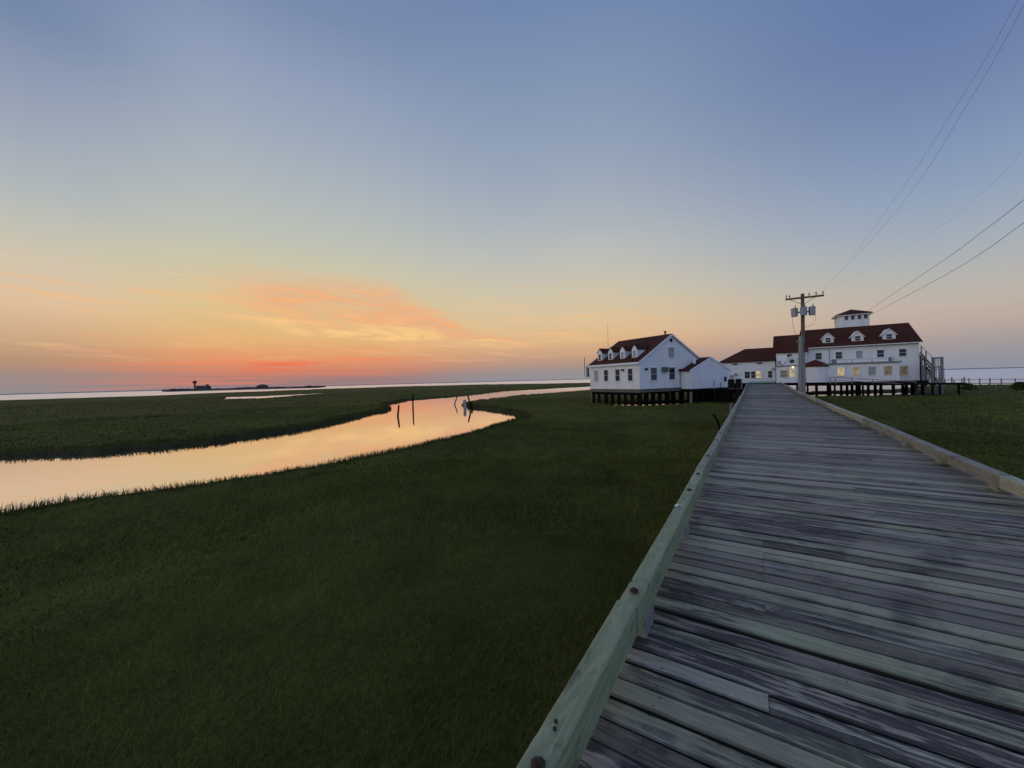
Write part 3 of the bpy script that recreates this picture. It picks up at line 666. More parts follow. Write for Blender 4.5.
# ------------------------------------------------------------------ windows, roofs, walls
def window(parent, wpt, nrm, w, h, pane=None, name='window', muntin=True):
    """window in a wall: wpt = centre, nrm = 'x-','y-' ... outward axis in local frame"""
    pane = pane or GLASS; ax, sg = nrm[0], (-1 if nrm[1] == '-' else 1)
    def P(a, d, z):     # a along wall, d outward
        return (wpt[0] + a, wpt[1] + sg * d, wpt[2] + z) if ax == 'y' else (wpt[0] + sg * d, wpt[1] + a, wpt[2] + z)
    def bx(mb, a0, a1, d0, d1, z0, z1):
        p, q_ = P(a0, d0, z0), P(a1, d1, z1)
        mb.box(min(p[0], q_[0]), max(p[0], q_[0]), min(p[1], q_[1]), max(p[1], q_[1]), min(p[2], q_[2]), max(p[2], q_[2]))
    t = 0.05; fr = MB()
    bx(fr, -w / 2 - t, -w / 2, -0.02, 0.05, -h / 2, h / 2); bx(fr, w / 2, w / 2 + t, -0.02, 0.05, -h / 2, h / 2)
    bx(fr, -w / 2 - t - 0.02, w / 2 + t + 0.02, -0.02, 0.07, h / 2, h / 2 + 0.09); bx(fr, -w / 2 - t - 0.03, w / 2 + t + 0.03, -0.02, 0.09, -h / 2 - 0.07, -h / 2)
    if muntin:
        bx(fr, -w / 2, w / 2, -0.01, 0.02, -0.012, 0.012)
    o = fr.build(name, TRIM, parent)
    pm = MB(); bx(pm, -w / 2 + 0.001, w / 2 - 0.001, 0.004, 0.012, -h / 2 + 0.001, h / 2 - 0.001); pm.build('pane', pane, o)
    return o
def prism(mb, x0, x1, y0, y1, z0, ze, zr, ridge, axis):
    """house body: box with a gable; axis = direction of the ridge; ridge = coordinate across it"""
    if axis == 'y':
        A = [(x0, z0), (x1, z0), (x1, ze), (ridge, zr), (x0, ze)]
        vs = [(a, y0, c) for a, c in A] + [(a, y1, c) for a, c in A]
    else:
        A = [(y0, z0), (y1, z0), (y1, ze), (ridge, zr), (y0, ze)]
        vs = [(x0, a, c) for a, c in A] + [(x1, a, c) for a, c in A]
    fs = [(0, 1, 2, 3, 4), (9, 8, 7, 6, 5)] + [(i, i + 5, (i + 1) % 5 + 5, (i + 1) % 5) for i in range(5)]
    if axis == 'x': fs = [f_[::-1] for f_ in fs]
    return mb.add(vs, fs)
def gable_roof(mb, x0, x1, y0, y1, ze, zr, ridge, axis, ov=0.35, ovg=0.3, th=0.14, lift=0.012):
    """two sloping slabs; eaves run out ov, gable ends ovg"""
    for side in (0, 1):
        if axis == 'y': e = x0 if side == 0 else x1
        else: e = y0 if side == 0 else y1
        sl = (zr - ze) / abs(ridge - e); sg = -1 if side == 0 else 1
        eo = e + sg * ov; zo = ze - sl * ov + lift; zt = zr + lift
        if axis == 'y':
            B = [(eo, y0 - ovg, zo), (ridge, y0 - ovg, zt), (ridge, y1 + ovg, zt), (eo, y1 + ovg, zo)]
        else:
            B = [(x0 - ovg, eo, zo), (x0 - ovg, ridge, zt), (x1 + ovg, ridge, zt), (x1 + ovg, eo, zo)]
        T = [(a, c, d + th) for a, c, d in B]
        mb.hexa(B, T)
    return mb
def fix_normals(o):
    import bmesh
    bm = bmesh.new(); bm.from_mesh(o.data); bmesh.ops.recalc_face_normals(bm, faces=bm.faces); bm.to_mesh(o.data); bm.free(); return o

# ------------------------------------------------------------------ left house (on pilings)
HA = math.atan2(0.870, 0.492)
house = thing('white_house', 'white clapboard house on pilings with dark red roof and four narrow dormers', 'house', (-9.7, 38.57, 0), HA)
GW, GL, FZ, EZ, RZ, RX = 9.6, 7.45, 1.66, 4.33, 7.12, 4.6
fix_normals(prism(MB(), 0, GW, 0, GL, FZ, EZ, RZ, RX, 'y').build('wall', WHITE, house))
MB().box(-0.03, GW + 0.03, -0.03, GL + 0.03, FZ - 0.34, FZ - 0.004).build('sill_beam', SKIRTM, house)
rf = fix_normals(gable_roof(MB(), 0, GW, 0, GL, EZ, RZ, RX, 'y', 0.22, 0.12).build('roof', ROOF, house))
# white rake boards and eave fascia
mb = MB()
for sgn, xe in ((-1, 0), (1, GW)):
    sl = (RZ - EZ) / abs(RX - xe)
    eo = xe + sgn * 0.225; ze = EZ - sl * 0.225
    mb.hexa([(eo, -0.15, ze - 0.06), (RX, -0.15, RZ - 0.06), (RX, -0.123, RZ - 0.06), (eo, -0.123, ze - 0.06)], [(eo, -0.15, ze + 0.15), (RX, -0.15, RZ + 0.15), (RX, -0.123, RZ + 0.15), (eo, -0.123, ze + 0.15)])
    mb.box(min(eo, eo + sgn * 0.03), max(eo, eo + sgn * 0.03), -0.12, GL + 0.12, ze - 0.08, ze + 0.14)
fix_normals(mb.build('fascia', TRIM, house))
MB().lathe((RX + 0.05, 0.75), [(0.08, RZ), (0.08, RZ + 0.38), (0.14, RZ + 0.38), (0.14, RZ + 0.46), (0.06, RZ + 0.52)], 10).build('vent_pipe', BLACKM, rf)
for s_, pn in ((1.20, GLASS), (3.0, GLASS), (4.75, GLASS), (6.36, CURTAIN)): window(house, (0, s_, 3.12), 'x-', 0.62, 1.2, pn)
window(house, (1.94, 0, 3.13), 'y-', 0.86, 1.24, GLASS); window(house, (4.60, 0, 3.15), 'y-', 0.86, 1.24, GLASS)
window(house, (4.55, 0, 5.32), 'y-', 0.86, 0.98, CURTAIN)
ac = MB().box(3.12, 3.80, -0.30, 0.02, 3.33, 3.80)
for i in range(5): ac.box(3.18, 3.74, -0.315, -0.302, 3.40 + i * 0.075, 3.43 + i * 0.075)
ac.build('window_air_conditioner', GREYDK, house)
mb = MB().tube((4.6, -0.05, 6.58), (4.6, 0.02, 6.58), 0.19, 0.19, 16); mb.build('gable_vent', BLACKM, house)
for p in ((-0.14, 2.15, 3.62), (5.75, -0.14, 3.5), (0.85, -0.14, 3.62)):
    MB().box(p[0] - 0.12, p[0] + 0.12, p[1] - 0.1, p[1] + 0.12, p[2] - 0.1, p[2] + 0.1).build('wall_light', BLACKM, house, 0.03)
for s_ in (1.20, 2.88, 4.68, 6.42):
    w = 0.36; xf = 0.62; zb = EZ + xf * (RZ - EZ) / RX; ze = 5.74; za = 6.16
    slope = (RZ - EZ) / RX
    mb = MB(); A = [(s_ - w, zb), (s_ + w, zb), (s_ + w, ze), (s_, za), (s_ - w, ze)]
    xb = (za - EZ) / slope + 0.25
    vs = [(xf, a, c) for a, c in A] + [(xb, a, c) for a, c in A]
    mb.add(vs, [(4, 3, 2, 1, 0), (5, 6, 7, 8, 9)] + [((i + 1) % 5, (i + 1) % 5 + 5, i + 5, i) for i in range(5)])
    dm = fix_normals(mb.build('dormer', WHITE, house))
    fix_normals(gable_roof(MB(), xf, xb - 0.05, s_ - w, s_ + w, ze, za, s_, 'x', 0.09, 0.05, 0.07, 0.004).build('dormer_roof', ROOF, dm))
    fr = MB(); fr.box(xf - 0.04, xf + 0.01, s_ - 0.23, s_ + 0.23, zb + 0.1, 5.6, 0); fr.box(xf - 0.05, xf - 0.042, s_ - 0.17, s_ + 0.17, zb + 0.17, 5.53, 1); fr.box(xf - 0.06, xf - 0.03, s_ - 0.17, s_ + 0.17, 5.14, 5.17, 0)
    fr.build('dormer_window', [TRIM, GLASS if s_ > 3 else CURTAIN], dm)
for gx in (0.25, 2.2, 4.2, 6.4, 8.6):
    for sy in np.linspace(0.2, GL - 0.2, 8):
        o_ = rnd.uniform(-0.24, 0.24)
        if rnd.random() < 0.14: continue
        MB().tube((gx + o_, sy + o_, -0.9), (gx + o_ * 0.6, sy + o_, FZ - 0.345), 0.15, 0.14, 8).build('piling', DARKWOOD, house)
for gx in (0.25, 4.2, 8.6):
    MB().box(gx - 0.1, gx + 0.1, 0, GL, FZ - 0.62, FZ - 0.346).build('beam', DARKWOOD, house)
# radio mast and equipment on the far end
mb = MB().path([(2.4, 7.0, 5.6), (2.4, 7.0, 7.2), (2.42, 7.0, 9.4)], [0.022, 0.018, 0.010]); mb.build('antenna', GALV, house)
mb = MB().box(0.0, 0.9, GL + 0.16, GL + 0.85, 3.0, 3.08).box(0.05, 0.3, GL + 0.5, GL + 0.75, 3.102, 4.3).tube((-0.05, GL + 0.9, 3.1), (-0.05, GL + 0.9, 5.3), 0.04).tube((0.9, GL + 0.9, -0.4), (0.9, GL + 0.9, 2.998), 0.09); mb.build('equipment_stand', GREYWOOD, house)

# shed against the gable
shed = thing('gabled_shed', 'low windowless white gabled annex against the end of the house beside the boardwalk', 'annex', (-9.7, 38.57, 0), HA)
SX0, SX1, SY0, SY1 = 5.85, 12.25, -1.3, -0.16
SE, SR, SRX = 3.38, 4.68, 9.05
fix_normals(prism(MB(), SX0, SX1, SY0, SY1, 1.5, SE, SR, SRX, 'y').build('wall', WHITE, shed))
# the part that runs on beyond the house corner
fix_normals(prism(MB(), GW + 0.1, SX1, SY1 - 0.001, 4.0, 1.5, SE, SE + 0.62, 10.9, 'y').build('rear_wall', WHITE, shed))
fix_normals(gable_roof(MB(), SX0, SX1, SY0, SY1, SE, SR, SRX, 'y', 0.2, 0.02, 0.12).build('roof', ROOF, shed))
mb = MB()
for sgn, xe in ((-1, SX0), (1, SX1)):
    sl = (SR - SE) / abs(SRX - xe); eo = xe + sgn * 0.2; ze = SE - sl * 0.2
    mb.hexa([(eo, SY0 - 0.06, ze - 0.05), (SRX, SY0 - 0.06, SR - 0.05), (SRX, SY0 - 0.025, SR - 0.05), (eo, SY0 - 0.025, ze - 0.05)], [(eo, SY0 - 0.06, ze + 0.125), (SRX, SY0 - 0.06, SR + 0.125), (SRX, SY0 - 0.025, SR + 0.125), (eo, SY0 - 0.025, ze + 0.125)])
fix_normals(mb.build('fascia', TRIM, shed))
MB().tube((7.4, SY0 + 0.7, 4.0), (7.4, SY0 + 0.7, 4.72), 0.13, 0.13, 10).build('chimney_pipe', TRIM, shed)
MB().box(11.3, 11.55, SY0 - 0.12, SY0 + 0.01, 2.15, 2.65).build('meter_box', BLACKM, shed, 0.02)
MB().tube((10.6, SY0 - 0.06, 1.5), (10.6, SY0 - 0.06, 2.1), 0.05, 0.05, 8).build('pipe', GALV, shed)
MB().box(SX0, SX1 + 0.6, SY0 - 0.02, SY1, 1.2, 1.496).build('sill_beam', DARKWOOD, shed)
sk = MB()  # dark slats added to stand for the shade under the annex
for xx in np.arange(SX0 + 0.9, SX1 + 0.6, 0.17): sk.box(xx, xx + 0.13, SY0 + 0.5, SY0 + 0.53, 0.0, 1.2)
sk.build('shade_slats', DARKWOOD, shed)
for xx in np.linspace(SX0 + 0.1, SX1 + 0.4, 8):
    MB().tube((xx, SY0 + 0.15, -0.5), (xx, SY0 + 0.15, 1.2), 0.13, 0.12, 8).build('piling', GREYWOOD if abs(xx - SX0 - 0.1) < 0.05 else DARKWOOD, shed)
for i in range(4): MB().hexa([(SX0 + 0.4 + i * 1.6, SY0 + 0.02, 0.4 + 0.5 * (i % 2)), (SX0 + 2.0 + i * 1.6, SY0 + 0.02, 0.5 + 0.3 * (i % 2)), (SX0 + 2.0 + i * 1.6, SY0 + 0.06, 0.5 + 0.3 * (i % 2)), (SX0 + 0.4 + i * 1.6, SY0 + 0.06, 0.4 + 0.5 * (i % 2))],
    [(SX0 + 0.4 + i * 1.6, SY0 + 0.02, 0.52 + 0.5 * (i % 2)), (SX0 + 2.0 + i * 1.6, SY0 + 0.02, 0.62 + 0.3 * (i % 2)), (SX0 + 2.0 + i * 1.6, SY0 + 0.06, 0.62 + 0.3 * (i % 2)), (SX0 + 0.4 + i * 1.6, SY0 + 0.06, 0.52 + 0.5 * (i % 2))]).build('brace', DARKWOOD, shed)

# platform with two air-conditioning condensers between the shed and the boardwalk
pl = thing('equipment_platform', 'dark timber platform between the white annex and the boardwalk', 'platform', (-2.3, 45.6, 0))
MB().box(-1.5, 1.05, -1.0, 1.6, 1.28, 1.42).build('deck', DARKWOOD, pl)
for xx in (-1.4, -0.2, 0.9):
    for yy in (-0.9, 1.5): MB().tube((xx, yy, -0.5), (xx, yy, 1.28), 0.12, 0.12, 8).build('piling', DARKWOOD, pl)
sk = MB()  # more dark slats, added for the shaded void below the platform deck
for xx in np.arange(-1.45, 0.85, 0.16): sk.box(xx, xx + 0.12, -0.72, -0.69, 0.05, 1.27)
sk.build('shade_slats', DARKWOOD, pl)
rl = MB()
for xx in (-1.45, 1.0): rl.box(xx - 0.04, xx + 0.04, -0.96, -0.88, 1.422, 2.3)
rl.build('railing', GREYWOOD, pl)
for i, (xx, lb) in enumerate(((-2.22, 'black condenser unit on the timber platform nearest the white annex wall'), (-1.56, 'black condenser unit on the timber platform beside the boardwalk rail'))):
    t = thing('condenser_unit', lb, 'condenser', (xx, 45.3, 1.422), 0, 'condenser units beside the annex')
    MB().box(-0.29, 0.29, -0.3, 0.3, 0.05, 0.95).build('case', BLACKM, t, 0.02)
    gm = MB()
    for k in range(9): gm.box(-0.26, 0.26, -0.315, -0.303, 0.12 + k * 0.09, 0.15 + k * 0.09)
    gm.build('grille', DARKWOOD, t); MB().lathe((0, 0), [(0.24, 0.952), (0.24, 0.97), (0.06, 0.985)], 16).build('fan_guard', BLACKM, t)
    MB().box(-0.27, 0.27, -0.27, 0.27, 0.0, 0.048).build('pad', GREYWOOD, t)

# ------------------------------------------------------------------ middle building (low, hipped red roof)
mid = thing('low_hall', 'low white building with red hip roof and one lit window at the boardwalk end', 'building', (-1, 68, 0))
def hip(mb, x0, x1, y0, y1, ze, zr, rx0, rx1, ry, ov=0.35, th=0.12):
    vs = [(x0 - ov, y0 - ov, ze), (x1 + ov, y0 - ov, ze), (x1 + ov, y1 + ov, ze), (x0 - ov, y1 + ov, ze), (rx0, ry, zr), (rx1, ry, zr)]
    up = [(a, c, d + th) for a, c, d in vs]
    fs = [(0, 1, 5, 4), (1, 2, 5), (2, 3, 4, 5), (3, 0, 4)]
    mb.add(vs + up, [tuple(i + 6 for i in f_) for f_ in fs] + [f_[::-1] for f_ in fs] + [(i, (i + 1) % 4, (i + 1) % 4 + 6, i + 6) for i in range(4)])
    return mb
MB().box(-3.35, 3.15, -4, 4, 1.65, 4.62).build('wall', WHITE, mid)
fix_normals(hip(MB(), -3.35, 3.2, -4, 4, 4.63, 6.55, -0.45, 3.5, -0.4).build('roof', ROOF, mid))
for wx, pn, w in ((-0.14, GLASS, 0.62), (0.57, GLASS, 0.5), (1.2, LITW, 0.6), (2.54, GLASS, 0.45)): window(mid, (wx, -4, 2.78), 'y-', w, 0.92, pn)
for wx in (-1.6, 1.35): MB().box(wx - 0.3, wx + 0.3, -4.1, -3.99, 4.28, 4.44).build('eave_vent', BLACKM, mid)
for wx, z_, s_ in ((-2.1, 2.6, 0.22), (-1.55, 2.9, 0.18), (2.9, 3.5, 0.14)): MB().box(wx - s_, wx + s_, -4.2, -3.99, z_ - s_, z_ + s_).build('utility_box', GALV, mid, 0.02)
MB().box(-3.5, 3.2, -3.9, 4, 1.3, 1.646).build('sill_beam', DARKWOOD, mid)
for xx in np.linspace(-3.2, 3.0, 6):
    for yy in (-3.7, 0.2, 3.7): MB().tube((xx, yy, -1.0), (xx, yy, 1.3), 0.15, 0.14, 8).build('piling', DARKWOOD, mid)

# ------------------------------------------------------------------ main station building
st = thing('station_building', 'large white two storey building on pilings with dark red roof, dormers and square cupola', 'building', (10, 68, 0))
ox, oy = 10.0, 68.0
L_ = lambda x_, y_: (x_ - ox, y_ - oy)
def B(x0, x1, y0, y1, z0, z1, mb=None): return (mb or MB()).box(x0 - ox, x1 - ox, y0 - oy, y1 - oy, z0, z1)
MX0, MX1, MY0, MY1, ME, MR = 5.55, 16.3, 64.5, 73.5, 6.28, 8.78
fix_normals(prism(MB(), MX0 - ox, MX1 - ox, MY0 - oy, MY1 - oy, 1.6, ME, MR, 69 - oy, 'x').build('wall', WHITE, st))
mr = fix_normals(gable_roof(MB(), MX0 - ox, MX1 - ox, MY0 - oy, MY1 - oy, ME, MR, 69 - oy, 'x', 0.42, 0.2, 0.14).build('roof', ROOF, st))
B(MX0 - 0.2, MX1 + 0.22, MY0 - 0.455, MY0 - 0.425, ME - 0.24, ME - 0.14).build('fascia', TRIM, st)
for wx in (6.9, 8.95, 10.93, 12.9, 14.87): window(st, (wx - ox, MY0 - oy, 4.98), 'y-', 0.62, 0.86, CURTAIN if abs(wx - 10.93) < 0.1 else GLASS)
window(st, (14.92 - ox, MY0 - oy, 2.82), 'y-', 0.72, 1.08, LITD)
for wx in (7.97, 10.9, 13.83):
    w = 0.58; yf = 65.05; slope = (MR - ME) / 4.5; zb = ME + (yf - MY0) * slope; ze = 7.33; za = 7.98; yb = MY0 + (za - ME) / slope + 0.3
    mb = MB(); A = [(wx - w, zb), (wx + w, zb), (wx + w, ze), (wx, za), (wx - w, ze)]
    vs = [(a - ox, yf - oy, c) for a, c in A] + [(a - ox, yb - oy, c) for a, c in A]
    mb.add(vs, [(0, 1, 2, 3, 4), (9, 8, 7, 6, 5)] + [(i, i + 5, (i + 1) % 5 + 5, (i + 1) % 5) for i in range(5)])
    dm = fix_normals(mb.build('dormer', WHITE, st))
    fix_normals(gable_roof(MB(), wx - w - ox, wx + w - ox, yf - oy, yb - oy - 0.1, ze, za, wx - ox, 'y', 0.16, 0.14, 0.06, 0.004).build('dormer_roof', TRIM, dm))
    fr = MB(); B(wx - 0.33, wx + 0.33, yf - 0.05, yf + 0.01, zb + 0.12, zb + 0.82, fr); fr.box(wx - 0.25 - ox, wx + 0.25 - ox, yf - 0.062 - oy, yf - 0.052 - oy, zb + 0.18, zb + 0.76, 1); B(wx - 0.25, wx + 0.25, yf - 0.075, yf - 0.064, zb + 0.455, zb + 0.485, fr)
    fr.build('dormer_window', [TRIM, GLASS], dm)
# cupola
cx0, cx1, cy0, cy1 = 9.62, 12.82, 69.1, 72.4
cu = B(cx0, cx1, cy0, cy1, 7.9, 10.497).build('cupola', WHITE, st)
fix_normals(hip(MB(), cx0 - ox, cx1 - ox, cy0 - oy, cy1 - oy, 10.604, 11.4, (cx0 + cx1) / 2 - ox - 0.05, (cx0 + cx1) / 2 - ox + 0.05, (cy0 + cy1) / 2 - oy, 0.30, 0.10).build('cupola_roof', ROOF, cu))
B(cx0 - 0.27, cx1 + 0.27, cy0 - 0.27, cy1 + 0.27, 10.50, 10.60).build('cupola_soffit', TRIM, cu)
for fx in (0.26, 0.47, 0.68, 0.88):
    wx = cx0 + (cx1 - cx0) * fx - ox; mb = B(wx + ox - 0.24, wx + ox + 0.24, cy0 - 0.05, cy0 + 0.01, 9.87, 10.51); mb.box(wx - 0.18, wx + 0.18, cy0 - 0.06 - oy, cy0 - 0.052 - oy, 9.92, 10.46, 1); mb.build('cupola_window', [TRIM, GLASS], cu)
for fy in (0.25, 0.55, 0.82):
    wy = cy0 + (cy1 - cy0) * fy - oy; mb = MB().box(cx0 - 0.05 - ox, cx0 + 0.01 - ox, wy - 0.24, wy + 0.24, 9.87, 10.51); mb.box(cx0 - 0.06 - ox, cx0 - 0.052 - ox, wy - 0.18, wy + 0.18, 9.92, 10.46, 1); mb.build('cupola_window', [TRIM, GLASS], cu)
# single storey front extension with flat roof
EX0, EX1, EY0 = 6.6, 14.0, 62.0
B(EX0, EX1, EY0, MY0 - 0.005, 1.6, 3.80).build('front_extension', WHITE, st)
B(EX0 - 0.15, EX1 + 0.2, EY0 - 0.2, MY0 - 0.006, 3.803, 3.94).build('flat_roof', BLUEGREY, st)
for wx, pn in ((8.77, LITW), (10.2, BULB), (11.63, CURTAIN), (13.03, LITD)): window(st, (wx - ox, EY0 - oy, 2.88), 'y-', 0.66, 0.98, pn)
rl = MB()
for xx in (8.1, 9.9, 11.7, 13.6): B(xx - 0.03, xx + 0.03, EY0 + 0.25, EY0 + 0.31, 3.942, 4.34, rl)
B(8.1, 13.7, EY0 + 0.25, EY0 + 0.31, 4.342, 4.37, rl); rl.build('roof_railing', BLUEGREY, st)
for xx in (8.1, 8.35, 13.4): B(xx - 0.12, xx + 0.12, EY0 + 0.6, EY0 + 0.9, 3.942, 4.45).build('roof_vent', BLUEGREY, st)
B(7.98, 8.04, MY0 - 0.07, MY0 - 0.005, 3.95, 5.95).build('downspout', BLUEGREY, st)
# rounded bay with red conical roof
bc = L_(6.35, 62.75)
MB().lathe(bc, [(1.42, 1.6), (1.42, 3.58)], 28).build('round_bay', WHITE, st, smooth=False)
MB().lathe(bc, [(1.56, 3.584), (1.56, 3.64), (0.95, 4.1), (0.05, 4.5)], 14).build('bay_roof', ROOFR, st)
# left wing
WX0, WX1, WY0, WY1, WE, WR = 2.3, 5.53, 63.6, 71.6, 5.78, 8.12
fix_normals(prism(MB(), WX0 - ox, WX1 - ox, WY0 - oy, WY1 - oy, 1.6, WE, WR, 67.6 - oy, 'x').build('wing_wall', WHITE, st))
fix_normals(gable_roof(MB(), WX0 - ox, WX1 - ox - 0.0, WY0 - oy, WY1 - oy, WE, WR, 67.6 - oy, 'x', 0.35, 0.18, 0.14).build('wing_roof', ROOF, st))
window(st, (3.75 - ox, WY0 - oy, 5.2), 'y-', 0.55, 0.4, GLASS, muntin=False)
pw = MB(); prism(pw, 2.85 - ox, 4.7 - ox, 61.6 - oy, WY0 - oy - 0.005, 3.9, 4.05, 5.05, 3.78 - ox, 'y'); po = fix_normals(pw.build('porch_gable', WHITE, st))
fix_normals(gable_roof(MB(), 2.85 - ox, 4.7 - ox, 61.6 - oy, WY0 - oy - 0.02, 4.05, 5.05, 3.78 - ox, 'y', 0.12, 0.1, 0.07, 0.004).build('porch_roof', TRIM, po))
MB().tube((3.85 - ox, 61.55 - oy, 4.4), (3.85 - ox, 61.62 - oy, 4.4), 0.26, 0.26, 16).build('round_window', GLASS, po)
pb = B(2.2, 4.85, 61.7, WY0 - 0.006, 1.6, 3.897).build('porch', WHITE, st)
B(2.0, 5.0, 61.5, WY0 - 0.3, 3.80, 3.895).build('porch_eave', BLUEGREY, st)
window(st, (3.0 - ox, 61.7 - oy, 2.82), 'y-', 0.78, 0.9, LITD)
dr = B(3.5, 4.3, 61.64, 61.71, 1.62, 3.5).build('door', TRIM, st)
B(3.62, 4.18, 61.625, 61.638, 2.35, 3.35).build('door_pane', LITW, dr)
MB().lathe(L_(3.95, 61.5), [(0.05, 3.48), (0.11, 3.52), (0.11, 3.66), (0.04, 3.72)], 10).build('porch_lamp', LAMP, st)
B(2.35, 2.75, 61.9, 62.3, 4.0, 4.5).build('roof_box', GALV, st)
for (wx, z_) in ((5.05, 5.0), ):
    B(wx - 0.15, wx + 0.15, 64.2, 64.49, z_ - 0.2, z_ + 0.2).build('utility_box', GALV, st)
# substructure
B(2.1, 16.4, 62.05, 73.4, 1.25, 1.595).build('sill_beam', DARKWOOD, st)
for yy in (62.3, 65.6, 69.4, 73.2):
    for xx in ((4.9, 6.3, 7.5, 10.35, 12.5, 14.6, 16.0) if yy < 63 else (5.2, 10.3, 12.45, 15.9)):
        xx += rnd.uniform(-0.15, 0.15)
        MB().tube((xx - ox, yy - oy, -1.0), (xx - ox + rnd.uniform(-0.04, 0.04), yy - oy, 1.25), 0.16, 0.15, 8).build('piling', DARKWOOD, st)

# walkway with handrail in front of the main building
wk = thing('raised_walkway', 'dark raised timber walkway with sloping handrail along the front of the large building', 'walkway', (11.5, 61, 0))
MB().hexa([(-6.6, -1.0, 1.22), (7.2, -1.0, 1.12), (7.2, 0.75, 1.12), (-6.6, 0.75, 1.22)], [(-6.6, -1.0, 1.44), (7.2, -1.0, 1.34), (7.2, 0.75, 1.34), (-6.6, 0.75, 1.44)]).build('deck', DARKWOOD, wk)
zr = lambda xx: 2.25 - (xx + 4.0) * 0.098
for i in range(2):
    MB().hexa([(-4.0, -0.95, zr(-4) - 0.04 - i * 0.38), (3.4, -0.95, zr(3.4) - 0.04 - i * 0.25), (3.4, -0.88, zr(3.4) - 0.04 - i * 0.25), (-4.0, -0.88, zr(-4) - 0.04 - i * 0.38)],
              [(-4.0, -0.95, zr(-4) + 0.03 - i * 0.38), (3.4, -0.95, zr(3.4) + 0.03 - i * 0.25), (3.4, -0.88, zr(3.4) + 0.03 - i * 0.25), (-4.0, -0.88, zr(-4) + 0.03 - i * 0.38)]).build('handrail', GREYWOOD, wk)
for xx in (-4.0, -3.5, -2.0, -0.2, 1.6, 3.35): MB().box(xx - 0.04, xx + 0.04, -0.875, -0.8, 1.2, zr(xx) + 0.02).build('rail_post', GREYWOOD, wk)
for xx in (-6.2, -5.3, -3.95, -3.6, -1.0, -0.55, 1.6, 3.3, 4.7, 5.3, 6.7):
    MB().tube((xx, -0.7, -0.7), (xx + rnd.uniform(-0.05, 0.05), -0.7, 1.16 - 0.008 * xx), 0.11 + 0.03 * rnd.random(), 0.10, 8).build('piling', DARKWOOD, wk)
for xx in (5.2, 6.1, 7.0): MB().box(xx - 0.05, xx + 0.05, -0.99, -0.9, 1.25, 1.95).build('rail_post', GREYWOOD, wk)

# outside staircase on the right end
sr = thing('outside_staircase', 'grey timber outside staircase climbing the right end of the large building', 'staircase', (16.98, 65, 0))
for xx in (-0.55, 0.2, 0.95):
    for yy in (-1.2, 1.2):
        MB().box(xx - 0.07, xx + 0.07, yy - 0.07, yy + 0.07, -0.6, 4.25 if xx > 0 else 3.4).build('post', BLUEGREY, sr)
MB().box(0.1, 1.05, -1.3, 1.3, 3.05, 3.2).build('landing', GREYWOOD, sr)
MB().box(-0.6, 1.05, -1.3, 1.3, 1.1, 1.25).build('lower_landing', GREYWOOD, sr)
for i, (xa, za, xb, zb, yy) in enumerate(((-0.7, 5.0, 0.35, 3.2, -0.9), (-0.7, 5.0, 0.35, 3.2, 0.0), (-0.3, 3.2, 0.75, 1.25, -1.25), (-0.3, 3.2, 0.75, 1.25, -0.4))):
    MB().hexa([(xa, yy, za - 0.24), (xb, yy, zb - 0.24), (xb, yy + 0.06, zb - 0.24), (xa, yy + 0.06, za - 0.24)], [(xa, yy, za), (xb, yy, zb), (xb, yy + 0.06, zb), (xa, yy + 0.06, za)]).build('stringer', DARKWOOD, sr)
for k in range(9):
    t = (k + 0.5) / 9
    MB().box(-0.7 + 1.05 * t - 0.1, -0.7 + 1.05 * t + 0.1, -0.835, -0.002, 5.0 - 1.8 * t - 0.04, 5.0 - 1.8 * t).build('tread', GREYWOOD, sr)
    MB().box(-0.3 + 1.05 * t - 0.1, -0.3 + 1.05 * t + 0.1, -1.185, -0.405, 3.2 - 1.95 * t - 0.04, 3.2 - 1.95 * t).build('tread', GREYWOOD, sr)
mb = MB(); mb.hexa([(-0.7, -0.97, 5.75), (0.35, -0.97, 4.1), (0.35, -0.91, 4.1), (-0.7, -0.91, 5.75)], [(-0.7, -0.97, 5.83), (0.35, -0.97, 4.18), (0.35, -0.91, 4.18), (-0.7, -0.91, 5.83)])
mb.box(0.1, 1.05, -1.36, -1.30, 4.1, 4.25).box(1.03, 1.09, -1.3, 1.3, 4.1, 4.25)
for k in range(8): mb.box(0.14 + k * 0.125, 0.18 + k * 0.125, -1.35, -1.31, 3.2, 4.1)
mb.build('railing', BLUEGREY, sr)
pn = MB()
for k in range(6): pn.box(0.62 + k * 0.085, 0.68 + k * 0.085, -1.345, -1.305, 1.25, 3.05)
pn.build('slat_screen', BLUEGREY, sr)
pn = MB()
for k in range(11): pn.box(-0.58 + k * 0.105, -0.515 + k * 0.105, -1.19, -1.15, 1.25, 3.0 + 0.1 * (k % 2))
pn.build('slat_screen', GREYWOOD, sr)
for yy in (-1.32, 1.28):
    for (xa, za, xb, zb) in ((-0.55, 0.3, 0.2, 3.0), (0.2, 0.3, -0.55, 2.6), (0.2, 0.4, 0.95, 3.0)):
        MB().hexa([(xa - 0.04, yy, za), (xa + 0.04, yy, za), (xa + 0.04, yy + 0.04, za), (xa - 0.04, yy + 0.04, za)], [(xb - 0.04, yy, zb), (xb + 0.04, yy, zb), (xb + 0.04, yy + 0.04, zb), (xb - 0.04, yy + 0.04, zb)]).build('brace', GREYWOOD, sr)
for xx in (-0.62, -0.25): MB().box(xx - 0.05, xx + 0.05, -1.0, -0.9, 1.25, 5.6 - 1.6 * (xx + 0.62)).build('post', GREYWOOD, sr)
MB().box(-0.64, -0.2, 0.3, 0.36, 1.3, 4.4).build('back_panel', DARKWOOD, sr)

